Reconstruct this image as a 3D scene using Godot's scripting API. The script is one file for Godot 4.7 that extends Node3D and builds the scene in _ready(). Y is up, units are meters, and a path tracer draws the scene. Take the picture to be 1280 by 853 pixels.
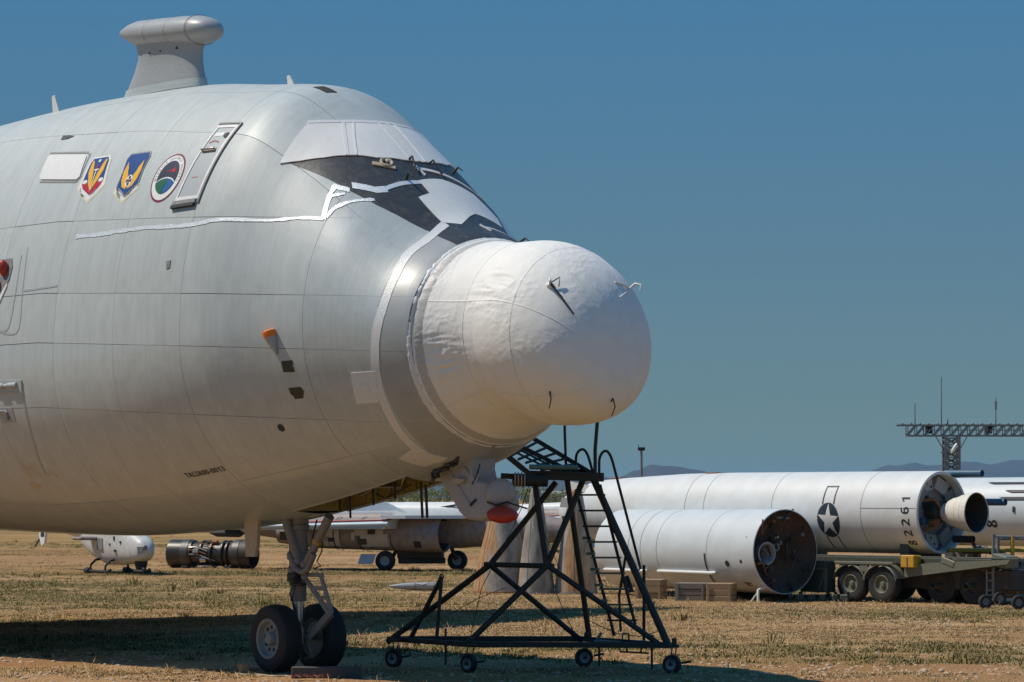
extends Node3D
# A boneyard: the nose of a grey four-engined jet with a wrapped nose turret, a work stand under it, and stored missiles and aircraft behind.

const FPX := 3640.0          # focal length in pixels of a 1280 pixel wide picture
const EYE := 3.1
const TH := 0.80983          # how far the big aircraft is turned out of the picture plane
var pitch := atan(195.5 / FPX)
var M := {}
var used := {}
var rng := RandomNumberGenerator.new()

# ---------------------------------------------------------------- mesh builder
class MB:
	var v := PackedVector3Array()
	var n := PackedVector3Array()
	var uv := PackedVector2Array()
	var col := PackedColorArray()
	var ix := PackedInt32Array()
	var org := Vector3.ZERO
	func _init(o := Vector3.ZERO) -> void:
		org = o
	func vert(p: Vector3, nn: Vector3, t := Vector2.ZERO) -> int:
		v.append(p - org); n.append(nn); uv.append(t)
		return v.size() - 1
	func tri(a: int, b: int, c: int) -> void:
		var g := (v[b] - v[a]).cross(v[c] - v[a])
		if g.dot(n[a] + n[b] + n[c]) > 0.0:
			ix.append(a); ix.append(c); ix.append(b)
		else:
			ix.append(a); ix.append(b); ix.append(c)
	func face(pts: Array, nn := Vector3.ZERO) -> void:      # flat convex polygon
		var m := nn
		if m == Vector3.ZERO:
			m = (pts[2] - pts[0]).cross(pts[1] - pts[0]).normalized()
		var b := v.size()
		for p in pts:
			vert(p, m, Vector2(p.x + p.z, p.y))
		for i in range(1, pts.size() - 1):
			tri(b, b + i, b + i + 1)
	func grid(rows: Array, closed := true, out := Vector3.ZERO, flip := 1.0, uvs := Vector2(1, 1)) -> void:   # rows of points, smooth
		var R := rows.size()
		var C: int = rows[0].size()
		var b := v.size()
		var cen := []
		for r in rows:
			var s := Vector3.ZERO
			for p in r: s += p
			cen.append(s / C)
		for i in R:
			for j in C:
				var p: Vector3 = rows[i][j]
				var du: Vector3 = rows[mini(i + 1, R - 1)][j] - rows[maxi(i - 1, 0)][j]
				var j1 := j + 1
				var j0 := j - 1
				if closed:
					if j1 >= C: j1 = 1
					if j0 < 0: j0 = C - 2
				else:
					j1 = mini(j1, C - 1); j0 = maxi(j0, 0)
				var dv: Vector3 = rows[i][j1] - rows[i][j0]
				if du.length_squared() < 1e-12 or dv.length_squared() < 1e-12:
					var k := mini(i + 1, R - 1) if i == 0 else maxi(i - 1, 0)
					dv = rows[k][j1] - rows[k][j0]
					if i == 0: du = rows[1][j] - rows[0][j]
				var m := du.cross(dv).normalized()
				var ref: Vector3 = out if out != Vector3.ZERO else (p - cen[i])
				if out == Vector3.ZERO and ref.length_squared() < 1e-9:
					ref = cen[i] - cen[mini(R - 1, 1) if i == 0 else maxi(i - 1, 0)]
				if m.dot(ref) < 0.0: m = -m
				if m == Vector3.ZERO: m = ref.normalized()
				vert(p, m * flip, Vector2(float(j) / (C - 1) * uvs.x, float(i) / maxf(R - 1, 1) * uvs.y))
		for i in R - 1:
			for j in C - 1:
				var a := b + i * C + j
				if rows[i][j].distance_squared_to(rows[i][j + 1]) > 1e-12:
					tri(a, a + 1, a + C)
				if rows[i + 1][j].distance_squared_to(rows[i + 1][j + 1]) > 1e-12:
					tri(a + 1, a + C + 1, a + C)
	func cap(ring: Array, nn: Vector3) -> void:
		var c := Vector3.ZERO
		for p in ring: c += p
		c /= ring.size()
		var b := vert(c, nn)
		for p in ring: vert(p, nn, Vector2(p.x, p.y))
		for i in ring.size() - 1:
			tri(b, b + 1 + i, b + 2 + i)
	func tube(pts: Array, r0: float, r1 := -1.0, seg := 8, caps := true) -> void:
		if r1 < 0.0: r1 = r0
		var rows := []
		var N := pts.size()
		var up := Vector3.UP
		var t0: Vector3 = (pts[1] - pts[0]).normalized()
		if absf(t0.dot(up)) > 0.95: up = Vector3.RIGHT
		var x := t0.cross(up).normalized()
		for i in N:
			var t: Vector3 = (pts[mini(i + 1, N - 1)] - pts[maxi(i - 1, 0)]).normalized()
			x = (x - t * x.dot(t)).normalized()
			var y := t.cross(x)
			var r := lerpf(r0, r1, float(i) / (N - 1))
			var row := []
			for k in seg + 1:
				var a := TAU * k / seg
				row.append(pts[i] + (x * cos(a) + y * sin(a)) * r)
			rows.append(row)
		grid(rows)
		if caps:
			cap(rows[0], -t0)
			cap(rows[N - 1], (pts[N - 1] - pts[N - 2]).normalized())
	func box(c: Vector3, s: Vector3, B := Basis(), bev := 0.0) -> void:
		var h := s * 0.5
		bev = minf(bev, minf(h.x, minf(h.y, h.z)) * 0.9)
		var ax := [B.x, B.y, B.z]
		var hh := [h.x, h.y, h.z]
		for i in 3:
			var j := (i + 1) % 3
			var k := (i + 2) % 3
			for sg in [-1.0, 1.0]:
				var o: Vector3 = c + ax[i] * hh[i] * sg
				var u: Vector3 = ax[j] * (hh[j] - bev)
				var w: Vector3 = ax[k] * (hh[k] - bev)
				face([o - u - w, o + u - w, o + u + w, o - u + w], ax[i] * sg)
				if bev > 0.0:
					for s2 in [-1.0, 1.0]:
						var o2: Vector3 = c + ax[j] * hh[j] * s2
						var a1: Vector3 = o + ax[j] * (hh[j] - bev) * s2
						var a2: Vector3 = o2 + ax[i] * (hh[i] - bev) * sg
						face([a1 - w, a1 + w, a2 + w, a2 - w], (ax[i] * sg + ax[j] * s2).normalized())
		if bev > 0.0:
			for a in [-1.0, 1.0]:
				for b in [-1.0, 1.0]:
					for d in [-1.0, 1.0]:
						var i0: Vector3 = B.x * a; var j0: Vector3 = B.y * b; var k0: Vector3 = B.z * d
						face([c + i0 * h.x + j0 * (h.y - bev) + k0 * (h.z - bev), c + i0 * (h.x - bev) + j0 * h.y + k0 * (h.z - bev), c + i0 * (h.x - bev) + j0 * (h.y - bev) + k0 * h.z], (i0 + j0 + k0).normalized())
	func bar(a: Vector3, b: Vector3, w: float, h: float, bev := 0.0, up := Vector3.UP) -> void:
		var z := (b - a).normalized()
		if absf(z.dot(up)) > 0.97: up = Vector3.RIGHT
		var x := up.cross(z).normalized()
		box((a + b) * 0.5, Vector3(w, h, a.distance_to(b)), Basis(x, z.cross(x), z), bev)
	func lathe(prof: Array, X: Transform3D, seg := 32, flip := 1.0, a0 := 0.0, a1 := TAU) -> void:     # prof: (along local x, radius)
		var i := 0
		while i < prof.size() - 1:
			var run := [prof[i], prof[i + 1]]
			while i + 2 < prof.size():
				var d0: Vector2 = (prof[i + 1] - prof[i]).normalized()
				var d1: Vector2 = (prof[i + 2] - prof[i + 1]).normalized()
				if d0.dot(d1) < 0.8: break
				run.append(prof[i + 2]); i += 1
			i += 1
			var b := v.size()
			for k in run.size():
				var d: Vector2 = (run[mini(k + 1, run.size() - 1)] - run[maxi(k - 1, 0)]).normalized()
				for s in seg + 1:
					var a := a0 + (a1 - a0) * s / seg
					var e := Vector3(0, cos(a), sin(a))
					vert(X * (Vector3(run[k].x, 0, 0) + e * run[k].y), (X.basis * (e * d.x - Vector3(d.y, 0, 0))).normalized() * flip, Vector2(run[k].x, a * 1.2))
			for k in run.size() - 1:
				for s in seg:
					var q := b + k * (seg + 1) + s
					if run[k].y > 1e-6: tri(q, q + 1, q + seg + 1)
					if run[k + 1].y > 1e-6: tri(q + 1, q + seg + 2, q + seg + 1)
	func ball(c: Vector3, r: Vector3, B := Basis(), seg := 18) -> void:
		var rows := []
		for i in seg / 2 + 1:
			var t := PI * i / (seg / 2)
			var row := []
			for j in seg + 1:
				var a := TAU * j / seg
				row.append(c + B * Vector3(r.x * sin(t) * cos(a), r.y * cos(t), r.z * sin(t) * sin(a)))
			rows.append(row)
		grid(rows)
	func prism(poly: PackedVector2Array, X: Transform3D, d: float) -> void:    # poly in local xy, from z = -d/2 to d/2
		var t := Geometry2D.triangulate_polygon(poly)
		for s in [-0.5, 0.5]:
			var b := v.size()
			for p in poly: vert(X * Vector3(p.x, p.y, d * s), (X.basis.z * s).normalized(), p)
			for i in range(0, t.size(), 3): tri(b + t[i], b + t[i + 1], b + t[i + 2])
		var cw := Geometry2D.is_polygon_clockwise(poly)
		for i in poly.size():
			var p := poly[i]
			var q := poly[(i + 1) % poly.size()]
			var e := (q - p).normalized()
			var m := Vector3(-e.y, e.x, 0) if cw else Vector3(e.y, -e.x, 0)
			face([X * Vector3(p.x, p.y, -d / 2), X * Vector3(q.x, q.y, -d / 2), X * Vector3(q.x, q.y, d / 2), X * Vector3(p.x, p.y, d / 2)], (X.basis * m).normalized())
	func take(arr: Array, f: Callable) -> void:       # text: f maps a flat point to (place, normal)
		var b := v.size()
		var av: PackedVector3Array = arr[Mesh.ARRAY_VERTEX]
		for p in av:
			var q: Array = f.call(p)
			vert(q[0], q[1])
		var ai = arr[Mesh.ARRAY_INDEX]
		if ai == null or ai.size() == 0:
			for i in range(0, av.size(), 3): tri(b + i, b + i + 1, b + i + 2)
		else:
			for i in range(0, ai.size(), 3): tri(b + ai[i], b + ai[i + 1], b + ai[i + 2])
	func mesh(m: Material) -> ArrayMesh:
		var a := []
		a.resize(Mesh.ARRAY_MAX)
		a[Mesh.ARRAY_VERTEX] = v; a[Mesh.ARRAY_NORMAL] = n; a[Mesh.ARRAY_TEX_UV] = uv; a[Mesh.ARRAY_INDEX] = ix
		if col.size() == v.size(): a[Mesh.ARRAY_COLOR] = col
		var r := ArrayMesh.new()
		r.add_surface_from_arrays(Mesh.PRIMITIVE_TRIANGLES, a)
		r.surface_set_material(0, m)
		return r

# ---------------------------------------------------------------- naming
func numbered(called: String) -> String:
	if not used.has(called):
		used[called] = 0
		return called
	used[called] += 1
	return "%s_%03d" % [called, used[called]]

func tag(o: Node3D, label: String, category: String, group := "") -> void:
	o.set_meta("label", label); o.set_meta("category", category)
	if group: o.set_meta("group", group)

func thing(called: String, label: String, category: String, at := Vector3.ZERO, turn := 0.0, group := "") -> Node3D:
	var o := Node3D.new()
	o.name = numbered(called)
	add_child(o)
	o.position = at; o.rotation.y = turn
	tag(o, label, category, group)
	return o

func part(parent: Node3D, called: String, b: MB, m: Material, label := "") -> MeshInstance3D:
	var o := MeshInstance3D.new()
	o.mesh = b.mesh(m)
	var k := 0
	var nm := called
	while parent.has_node(NodePath(nm)):
		k += 1
		nm = "%s_%03d" % [called, k]
	o.name = nm
	parent.add_child(o, true)
	o.cast_shadow = GeometryInstance3D.SHADOW_CASTING_SETTING_ON
	if label: o.set_meta("label", label)
	return o

func struct_of(called: String, b: MB, m: Material, kind := "structure") -> MeshInstance3D:
	var o := MeshInstance3D.new()
	o.mesh = b.mesh(m); o.name = numbered(called)
	add_child(o, true)
	o.set_meta("kind", kind)
	return o

func copy(o: Node3D, at: Vector3, turn: float, label: String) -> Node3D:
	var c: Node3D = o.duplicate()
	var base := String(o.name)
	var cut := base.rfind("_")
	if cut > 0 and base.substr(cut + 1).is_valid_int(): base = base.substr(0, cut)
	c.name = numbered(base)
	add_child(c)
	c.position = at; c.rotation.y = turn
	c.set_meta("label", label)
	return c

# a point of the photograph at a given distance in front of the viewer
func px(x: float, y: float, d: float) -> Vector3:
	var u := (x - 640.0) / FPX
	var w := (426.5 - y) / FPX
	var dy := w * cos(pitch) + sin(pitch)
	var dd := cos(pitch) - w * sin(pitch)
	return Vector3(u * d / dd, EYE + dy * d / dd, -d)

func gnd(x: float, y: float) -> Vector3:       # the ground point under a pixel
	var d := FPX * EYE / (y - 622.0)
	var p := px(x, y, d)
	p.y = 0.0
	return p

# ---------------------------------------------------------------- materials
func lin(r: float, g: float, b: float) -> Color:
	return Color(r, g, b).linear_to_srgb()

func noise_tex(freq: float, ramp: Array, size := 512, octaves := 4, seed_ := 1, normal := false, bump := 4.0, kind := FastNoiseLite.TYPE_SIMPLEX_SMOOTH) -> NoiseTexture2D:
	var f := FastNoiseLite.new()
	f.noise_type = kind
	f.frequency = freq; f.seed = seed_; f.fractal_octaves = octaves
	var t := NoiseTexture2D.new()
	t.width = size; t.height = size; t.seamless = true; t.noise = f
	if normal:
		t.as_normal_map = true; t.bump_strength = bump
	else:
		var g := Gradient.new()
		var offs := PackedFloat32Array()
		var cols := PackedColorArray()
		for r in ramp:
			offs.append(r[0]); cols.append(r[1].linear_to_srgb())
		g.offsets = offs; g.colors = cols
		t.color_ramp = g
	return t

func plain(c: Color, rough := 0.6, metal := 0.0) -> StandardMaterial3D:       # c: linear base colour
	var m := StandardMaterial3D.new()
	m.albedo_color = c.linear_to_srgb()
	m.roughness = rough; m.metallic = metal
	return m

func worn(c: Color, spread: float, tile: float, rough := 0.6, metal := 0.0, seed_ := 1, freq := 0.012, dirt := Color(-1, 0, 0), relief := 0.0) -> StandardMaterial3D:
	var m := StandardMaterial3D.new()
	var d := dirt if dirt.r >= 0.0 else c * (1.0 - spread)
	m.albedo_texture = noise_tex(freq, [[0.0, d], [0.42, c * (1.0 - spread * 0.4)], [0.62, c], [1.0, c * (1.0 + spread * 0.6)]], 512, 5, seed_)
	m.uv1_triplanar = true
	m.uv1_scale = Vector3.ONE / tile
	m.roughness = rough; m.metallic = metal
	if relief > 0.0:
		m.normal_enabled = true
		m.normal_texture = noise_tex(freq * 2.0, [], 512, 4, seed_ + 7, true, 6.0)
		m.normal_scale = relief
	return m

func skin_normal() -> ImageTexture:        # faint frames, stringers, rivet rows and oil-canning of a stressed skin, 2 m to a tile
	var S := 1024
	var im := Image.create(S, S, false, Image.FORMAT_RGB8)
	var f := FastNoiseLite.new()
	f.frequency = 0.006; f.fractal_octaves = 2
	var f2 := FastNoiseLite.new()
	f2.frequency = 0.02; f2.seed = 5
	for y in S:
		for x in S:
			var u := float(x) / S
			var w := float(y) / S
			var a := TAU * u
			var b := TAU * w
			var h := f.get_noise_3d(cos(a) * 160, sin(a) * 160, cos(b) * 160 + sin(b) * 90) * 0.5
			var gx := absf(fposmod(u * 4.0, 1.0) - 0.5) * 2.0
			var gy := absf(fposmod(w * 8.0, 1.0) - 0.5) * 2.0
			h += 0.16 * smoothstep(0.9, 1.0, gx) + 0.10 * smoothstep(0.86, 1.0, gy)
			h += f2.get_noise_2d(x * 0.7, y * 0.7) * 0.03
			h = clampf(0.5 + h * 0.5, 0, 1)
			im.set_pixel(x, y, Color(h, h, h))
	im.bump_map_to_normal_map(5.0)
	return ImageTexture.create_from_image(im)

func streaks(base: Color, spread: float, seed_: int) -> ImageTexture:     # grey paint weathered in long vertical runs and blotches
	var S := 512
	var im := Image.create(S, S, false, Image.FORMAT_RGB8)
	var f := FastNoiseLite.new()
	f.seed = seed_; f.frequency = 0.012; f.fractal_octaves = 4
	var g := FastNoiseLite.new()
	g.seed = seed_ + 3; g.frequency = 0.05; g.fractal_octaves = 3
	for y in S:
		for x in S:
			var a := TAU * x / S
			var b := TAU * y / S
			var h := f.get_noise_3d(cos(a) * 80, sin(a) * 80, cos(b) * 80)
			var s := g.get_noise_3d(cos(a) * 80, sin(a) * 80, cos(b) * 10)
			var k := 1.0 + spread * (h * 1.2 + s * 0.8)
			im.set_pixel(x, y, (base * k).linear_to_srgb())
	return ImageTexture.create_from_image(im)

func make_materials() -> void:
	var rivets := skin_normal()
	for i in 4:
		var m := StandardMaterial3D.new()
		m.albedo_texture = streaks(Color(0.448, 0.485, 0.48) * [1.0, 0.975, 1.02, 0.988][i], 0.085, 11 + i)
		m.roughness = [0.50, 0.53, 0.48, 0.52][i]
		m.metallic_specular = 0.55
		m.normal_enabled = true; m.normal_texture = rivets; m.normal_scale = 0.38
		m.uv1_scale = Vector3(0.5, 0.5, 0.5)
		M["skin%d" % i] = m
	for i in 4:
		var g: StandardMaterial3D = M["skin%d" % i].duplicate()
		g.roughness = 0.42
		g.clearcoat_enabled = true; g.clearcoat = 0.55; g.clearcoat_roughness = 0.12
		M["nose%d" % i] = g
	var c: StandardMaterial3D = M.skin1.duplicate()
	c.albedo_texture = streaks(Color(0.36, 0.375, 0.375), 0.06, 31); c.roughness = 0.38
	M.collar = c
	M.joint = plain(Color(0.2, 0.205, 0.21), 0.7)
	M.wrap = worn(Color(0.82, 0.795, 0.75), 0.07, 2.2, 0.62, 0.0, 3, 0.01, Color(-1, 0, 0), 0.5)
	M.wrap.normal_texture = noise_tex(0.02, [], 512, 4, 9, true, 2.0)
	M.wrap.metallic_specular = 0.35
	M.white_film = worn(Color(0.76, 0.745, 0.715), 0.06, 1.5, 0.38, 0.0, 4, 0.008, Color(-1, 0, 0), 0.12)
	M.tape = worn(Color(0.72, 0.72, 0.71), 0.1, 0.6, 0.35, 0.0, 5, 0.03, Color(-1, 0, 0), 0.6)
	M.foil = worn(Color(0.72, 0.76, 0.79), 0.15, 0.4, 0.36, 0.3, 6, 0.03, Color(-1, 0, 0), 0.9)
	M.black = worn(Color(0.045, 0.047, 0.05), 0.35, 1.4, 0.9, 0.0, 8, 0.01, Color(0.13, 0.12, 0.105), 0.15)
	M.black.roughness_texture = noise_tex(0.012, [[0.0, Color(0.12, 0.12, 0.12)], [0.5, Color(0.2, 0.2, 0.2)], [1.0, Color(0.42, 0.42, 0.42)]], 512, 5, 88)
	M.dark = plain(Color(0.02, 0.02, 0.021), 0.7)
	M.rubber = worn(Color(0.024, 0.023, 0.023), 0.4, 0.5, 0.75, 0.0, 12, 0.03)
	M.gearpaint = worn(Color(0.235, 0.215, 0.195), 0.25, 0.6, 0.5, 0.0, 13, 0.02)
	M.rimpaint = worn(Color(0.25, 0.265, 0.25), 0.25, 0.4, 0.5, 0.0, 47, 0.03)
	M.steel = plain(Color(0.5, 0.49, 0.47), 0.3, 0.85)
	M.primer = worn(Color(0.33, 0.27, 0.07), 0.3, 0.8, 0.55, 0.0, 14, 0.02, Color(0.12, 0.09, 0.03))
	M.red = worn(Color(0.42, 0.035, 0.02), 0.2, 0.4, 0.45, 0.0, 15, 0.03)
	M.orange = plain(Color(0.85, 0.2, 0.01), 0.5)
	M.greypod = worn(Color(0.38, 0.39, 0.395), 0.1, 0.8, 0.4, 0.0, 16, 0.02)
	M.chin = worn(Color(0.40, 0.37, 0.36), 0.1, 0.7, 0.5, 0.0, 17, 0.02)
	M.tan = worn(Color(0.50, 0.40, 0.28), 0.15, 0.5, 0.6, 0.0, 18, 0.02)
	M.doorpaint = worn(Color(0.42, 0.45, 0.455), 0.05, 0.8, 0.4, 0.0, 19, 0.02)
	M.white = worn(Color(0.74, 0.73, 0.71), 0.08, 1.2, 0.45, 0.0, 20, 0.02)
	M.frame = worn(Color(0.022, 0.027, 0.024), 0.5, 0.4, 0.6, 0.0, 21, 0.03, Color(0.07, 0.05, 0.03))
	M.framegreen = worn(Color(0.16, 0.22, 0.17), 0.3, 0.4, 0.5, 0.0, 22, 0.03)
	M.missile = worn(Color(0.655, 0.67, 0.665), 0.10, 3.0, 0.5, 0.0, 23, 0.008, Color(0.62, 0.60, 0.56))
	M.missile2 = worn(Color(0.565, 0.605, 0.625), 0.10, 3.0, 0.5, 0.0, 24, 0.008, Color(0.58, 0.59, 0.59))
	M.navy = plain(Color(0.018, 0.03, 0.045), 0.5)
	M.ink = plain(Color(0.025, 0.028, 0.032), 0.6)
	M.bay = worn(Color(0.25, 0.245, 0.24), 0.3, 0.8, 0.6, 0.2, 25, 0.02)
	M.soot = worn(Color(0.045, 0.038, 0.032), 0.6, 1.0, 0.6, 0.0, 26, 0.02, Color(0.10, 0.075, 0.055))
	M.nozzle = worn(Color(0.72, 0.69, 0.62), 0.12, 0.8, 0.55, 0.0, 27, 0.02, Color(0.5, 0.42, 0.32))
	M.bluetube = worn(Color(0.05, 0.12, 0.19), 0.25, 0.5, 0.45, 0.0, 28, 0.02)
	M.olive = worn(Color(0.07, 0.082, 0.066), 0.35, 0.8, 0.6, 0.0, 29, 0.02)
	M.olivelight = worn(Color(0.165, 0.165, 0.12), 0.25, 0.8, 0.6, 0.0, 30, 0.02)
	M.yellow = worn(Color(0.55, 0.32, 0.03), 0.25, 0.6, 0.5, 0.0, 31, 0.02)
	M.wood = worn(Color(0.34, 0.23, 0.13), 0.3, 0.5, 0.8, 0.0, 32, 0.02)
	M.woodgrey = worn(Color(0.22, 0.19, 0.16), 0.3, 0.5, 0.85, 0.0, 33, 0.02)
	M.rust = worn(Color(0.30, 0.13, 0.05), 0.4, 0.7, 0.8, 0.0, 34, 0.02)
	M.jetgrey = worn(Color(0.25, 0.205, 0.19), 0.25, 2.0, 0.55, 0.0, 35, 0.01, Color(0.14, 0.12, 0.11))
	M.jetwhite = worn(Color(0.72, 0.72, 0.71), 0.08, 2.0, 0.5, 0.0, 36, 0.01)
	M.jetblue = worn(Color(0.50, 0.58, 0.64), 0.08, 2.0, 0.5, 0.0, 37, 0.01)
	M.cell = worn(Color(0.06, 0.058, 0.055), 0.5, 0.7, 0.4, 0.5, 38, 0.02, Color(0.13, 0.10, 0.07))
	M.heli = worn(Color(0.56, 0.55, 0.53), 0.12, 1.4, 0.45, 0.0, 39, 0.01, Color(0.38, 0.36, 0.33))
	M.galv = worn(Color(0.24, 0.25, 0.255), 0.2, 1.5, 0.55, 0.4, 40, 0.02)
	M.tank = worn(Color(0.32, 0.35, 0.36), 0.2, 0.6, 0.5, 0.0, 41, 0.02)

# ---------------------------------------------------------------- the big aircraft's outer shape
# stations aft of the nose datum, half width, crown, keel, height of greatest width, fullness of the upper half
const KN := [1.6, 2.3, 3.0, 4.0, 5.2, 6.5, 8.0, 10.0, 12.5, 16.0, 20.0, 26.0, 36.0]
const HW := [1.47, 1.96, 2.2, 2.48, 2.76, 3.10, 3.23, 3.26, 3.25, 3.24, 3.24, 3.25, 3.25]
const CR := [6.74, 7.37, 7.73, 8.57, 9.60, 10.39, 10.56, 10.75, 10.78, 10.64, 10.17, 9.6, 9.3]
const KE := [4.3, 3.95, 3.6, 3.36, 3.1, 2.87, 2.64, 2.48, 2.37, 2.42, 2.53, 2.59, 2.6]
const MI := [5.65, 5.73, 5.85, 6.0, 6.02, 5.9, 5.76, 5.62, 5.56, 5.54, 5.55, 5.56, 5.56]
const FU := [2.05, 1.98, 1.85, 2.0, 1.95, 2.1, 2.08, 1.97, 1.93, 1.95, 1.98, 2.0, 2.0]
var slopes := {}
var table := []          # the six curves sampled every 2 cm

func pchip(x: float, xk: Array, yk: Array) -> float:
	var key := hash([xk, yk])
	if not slopes.has(key):
		var m := []
		var N := xk.size()
		for i in N:
			if i == 0: m.append((yk[1] - yk[0]) / (xk[1] - xk[0]))
			elif i == N - 1: m.append((yk[N - 1] - yk[N - 2]) / (xk[N - 1] - xk[N - 2]))
			else:
				var h0: float = xk[i] - xk[i - 1]
				var h1: float = xk[i + 1] - xk[i]
				var d0: float = (yk[i] - yk[i - 1]) / h0
				var d1: float = (yk[i + 1] - yk[i]) / h1
				if d0 * d1 <= 0.0: m.append(0.0)
				else:
					var w1 := 2.0 * h1 + h0
					var w2 := h1 + 2.0 * h0
					m.append((w1 + w2) / (w1 / d0 + w2 / d1))
		slopes[key] = m
	var mm: Array = slopes[key]
	var i := 0
	while i < xk.size() - 2 and x > xk[i + 1]: i += 1
	var h: float = xk[i + 1] - xk[i]
	var t: float = clampf((x - xk[i]) / h, 0.0, 1.0)
	return (1 + 2 * t) * (1 - t) * (1 - t) * yk[i] + t * (1 - t) * (1 - t) * h * mm[i] + t * t * (3 - 2 * t) * yk[i + 1] + t * t * (t - 1) * h * mm[i + 1]

func curves(s: float) -> PackedFloat32Array:
	if table.is_empty():
		for i in 1760:
			var q := 1.6 + i * 0.02
			table.append(PackedFloat32Array([pchip(q, KN, HW), pchip(q, KN, CR), pchip(q, KN, KE), pchip(q, KN, MI), pchip(q, KN, FU)]))
	var f := clampf((s - 1.6) / 0.02, 0.0, 1758.0)
	var i := int(f)
	var t := f - i
	var a: PackedFloat32Array = table[i]
	var b: PackedFloat32Array = table[i + 1]
	var o := PackedFloat32Array()
	for k in 5: o.append(lerpf(a[k], b[k], t))
	return o

# point on the skin in the aircraft's own axes: x forward of the nose gear, y up, z to starboard; phi 0 = starboard side, PI/2 = crown
func sk0(s: float, phi: float) -> Vector3:
	var c := curves(s)
	var co := cos(phi)
	var si := sin(phi)
	var e := 2.0 / c[4] if si > 0.0 else 1.0
	var y := c[3] + (pow(si, e) * (c[1] - c[3]) if si > 0.0 else si * (c[3] - c[2]))
	return Vector3(7.4 - s, y, signf(co) * pow(absf(co), e) * c[0])

func skn(s: float, phi: float) -> Vector3:
	var ds := sk0(s + 0.03, phi) - sk0(s - 0.03, phi)
	var dp := sk0(s, phi + 0.01) - sk0(s, phi - 0.01)
	var m := ds.cross(dp).normalized()
	var p := sk0(s, phi)
	if m.dot(Vector3(0, p.y - curves(s)[3], p.z)) < 0.0: m = -m
	return m

func sk(s: float, phi: float, off := 0.0) -> Vector3:
	return sk0(s, phi) + (skn(s, phi) * off if off != 0.0 else Vector3.ZERO)

const ARC := 3.2
# a sheet of skin from station s0 to s1 and from angle lo to hi, with edges turned in at the joints
func skin_panel(root: Node3D, s0: float, s1: float, lo, hi, gap: float, m: Material, off := 0.0, called := "skin_panel") -> void:
	var b := MB.new()
	var ns := maxi(2, ceili((s1 - s0) / 0.13))
	var l0: float = lo.call((s0 + s1) / 2) if lo is Callable else lo
	var h0: float = hi.call((s0 + s1) / 2) if hi is Callable else hi
	var np := maxi(2, ceili((h0 - l0) * 3.3 / 0.13))
	var P := []
	var N := []
	for i in ns + 1:
		var s := lerpf(s0 + gap, s1 - gap, float(i) / ns)
		var l: float = lo.call(s) if lo is Callable else lo
		var h: float = hi.call(s) if hi is Callable else hi
		l += gap / 3.2; h -= gap / 3.2
		var rp := []
		var rn := []
		for j in np + 1:
			var f := lerpf(l, h, float(j) / np)
			var nn := skn(s, f)
			var p := sk0(s, f) + nn * off
			rp.append(b.vert(p, nn, Vector2(s, f * ARC)))
			rn.append(p)
			N.append(nn)
		P.append(rp)
	for i in ns:
		for j in np:
			b.tri(P[i][j], P[i][j + 1], P[i + 1][j])
			b.tri(P[i][j + 1], P[i + 1][j + 1], P[i + 1][j])
	var loop := []
	for j in np + 1: loop.append(P[0][j])
	for i in range(1, ns + 1): loop.append(P[i][np])
	for j in range(np - 1, -1, -1): loop.append(P[ns][j])
	for i in range(ns - 1, -1, -1): loop.append(P[i][0])
	for k in loop.size() - 1:
		var a: Vector3 = b.v[loop[k]]
		var c: Vector3 = b.v[loop[k + 1]]
		var na: Vector3 = b.n[loop[k]]
		var side := (c - a).cross(na).normalized()
		var mid := (b.v[P[ns / 2][np / 2]] as Vector3)
		if side.dot(a - mid) < 0.0: side = -side
		b.face([a, c, c - na * 0.014, a - na * 0.014], side)
	part(root, called, b, m)

# a flat marking, film or plate that follows the skin; outline in (station, angle)
func patch(b: MB, outline: Array, off: float, cell := 0.16, rim := true, mirror := false) -> void:
	var poly := PackedVector2Array()
	for i in range(0, outline.size(), 2):
		var f: float = outline[i + 1]
		poly.append(Vector2(outline[i], (PI - f if mirror else f) * ARC))
	patch_poly(b, poly, off, cell, rim)

func patch_poly(b: MB, poly: PackedVector2Array, off: float, cell := 0.16, rim := true) -> void:
	var r := Rect2(poly[0], Vector2.ZERO)
	for p in poly: r = r.expand(p)
	var nx := ceili(r.size.x / cell)
	var ny := ceili(r.size.y / cell)
	for i in nx:
		for j in ny:
			var o := r.position + Vector2(i, j) * cell
			var sq := PackedVector2Array([o, o + Vector2(cell, 0), o + Vector2(cell, cell), o + Vector2(0, cell)])
			for piece in Geometry2D.intersect_polygons(poly, sq):
				var t := Geometry2D.triangulate_polygon(piece)
				var k := b.v.size()
				for p in piece:
					var nn := skn(p.x, p.y / ARC)
					b.vert(sk0(p.x, p.y / ARC) + nn * off, nn, Vector2(p.x, p.y))
				for q in range(0, t.size(), 3): b.tri(k + t[q], k + t[q + 1], k + t[q + 2])
	if rim:
		var cen := Vector2.ZERO
		for p in poly: cen += p / poly.size()
		for i in poly.size():
			var p := poly[i]
			var q := poly[(i + 1) % poly.size()]
			var steps := maxi(1, ceili(p.distance_to(q) / 0.15))
			for k in steps:
				var a := p.lerp(q, float(k) / steps)
				var c := p.lerp(q, float(k + 1) / steps)
				var na := skn(a.x, a.y / ARC)
				var pa := sk0(a.x, a.y / ARC)
				var pc := sk0(c.x, c.y / ARC)
				var side := (pc - pa).cross(na).normalized()
				if side.dot(pa - sk0(cen.x, cen.y / ARC)) < 0.0: side = -side
				b.face([pa + na * off, pc + na * off, pc, pa], side)

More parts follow.
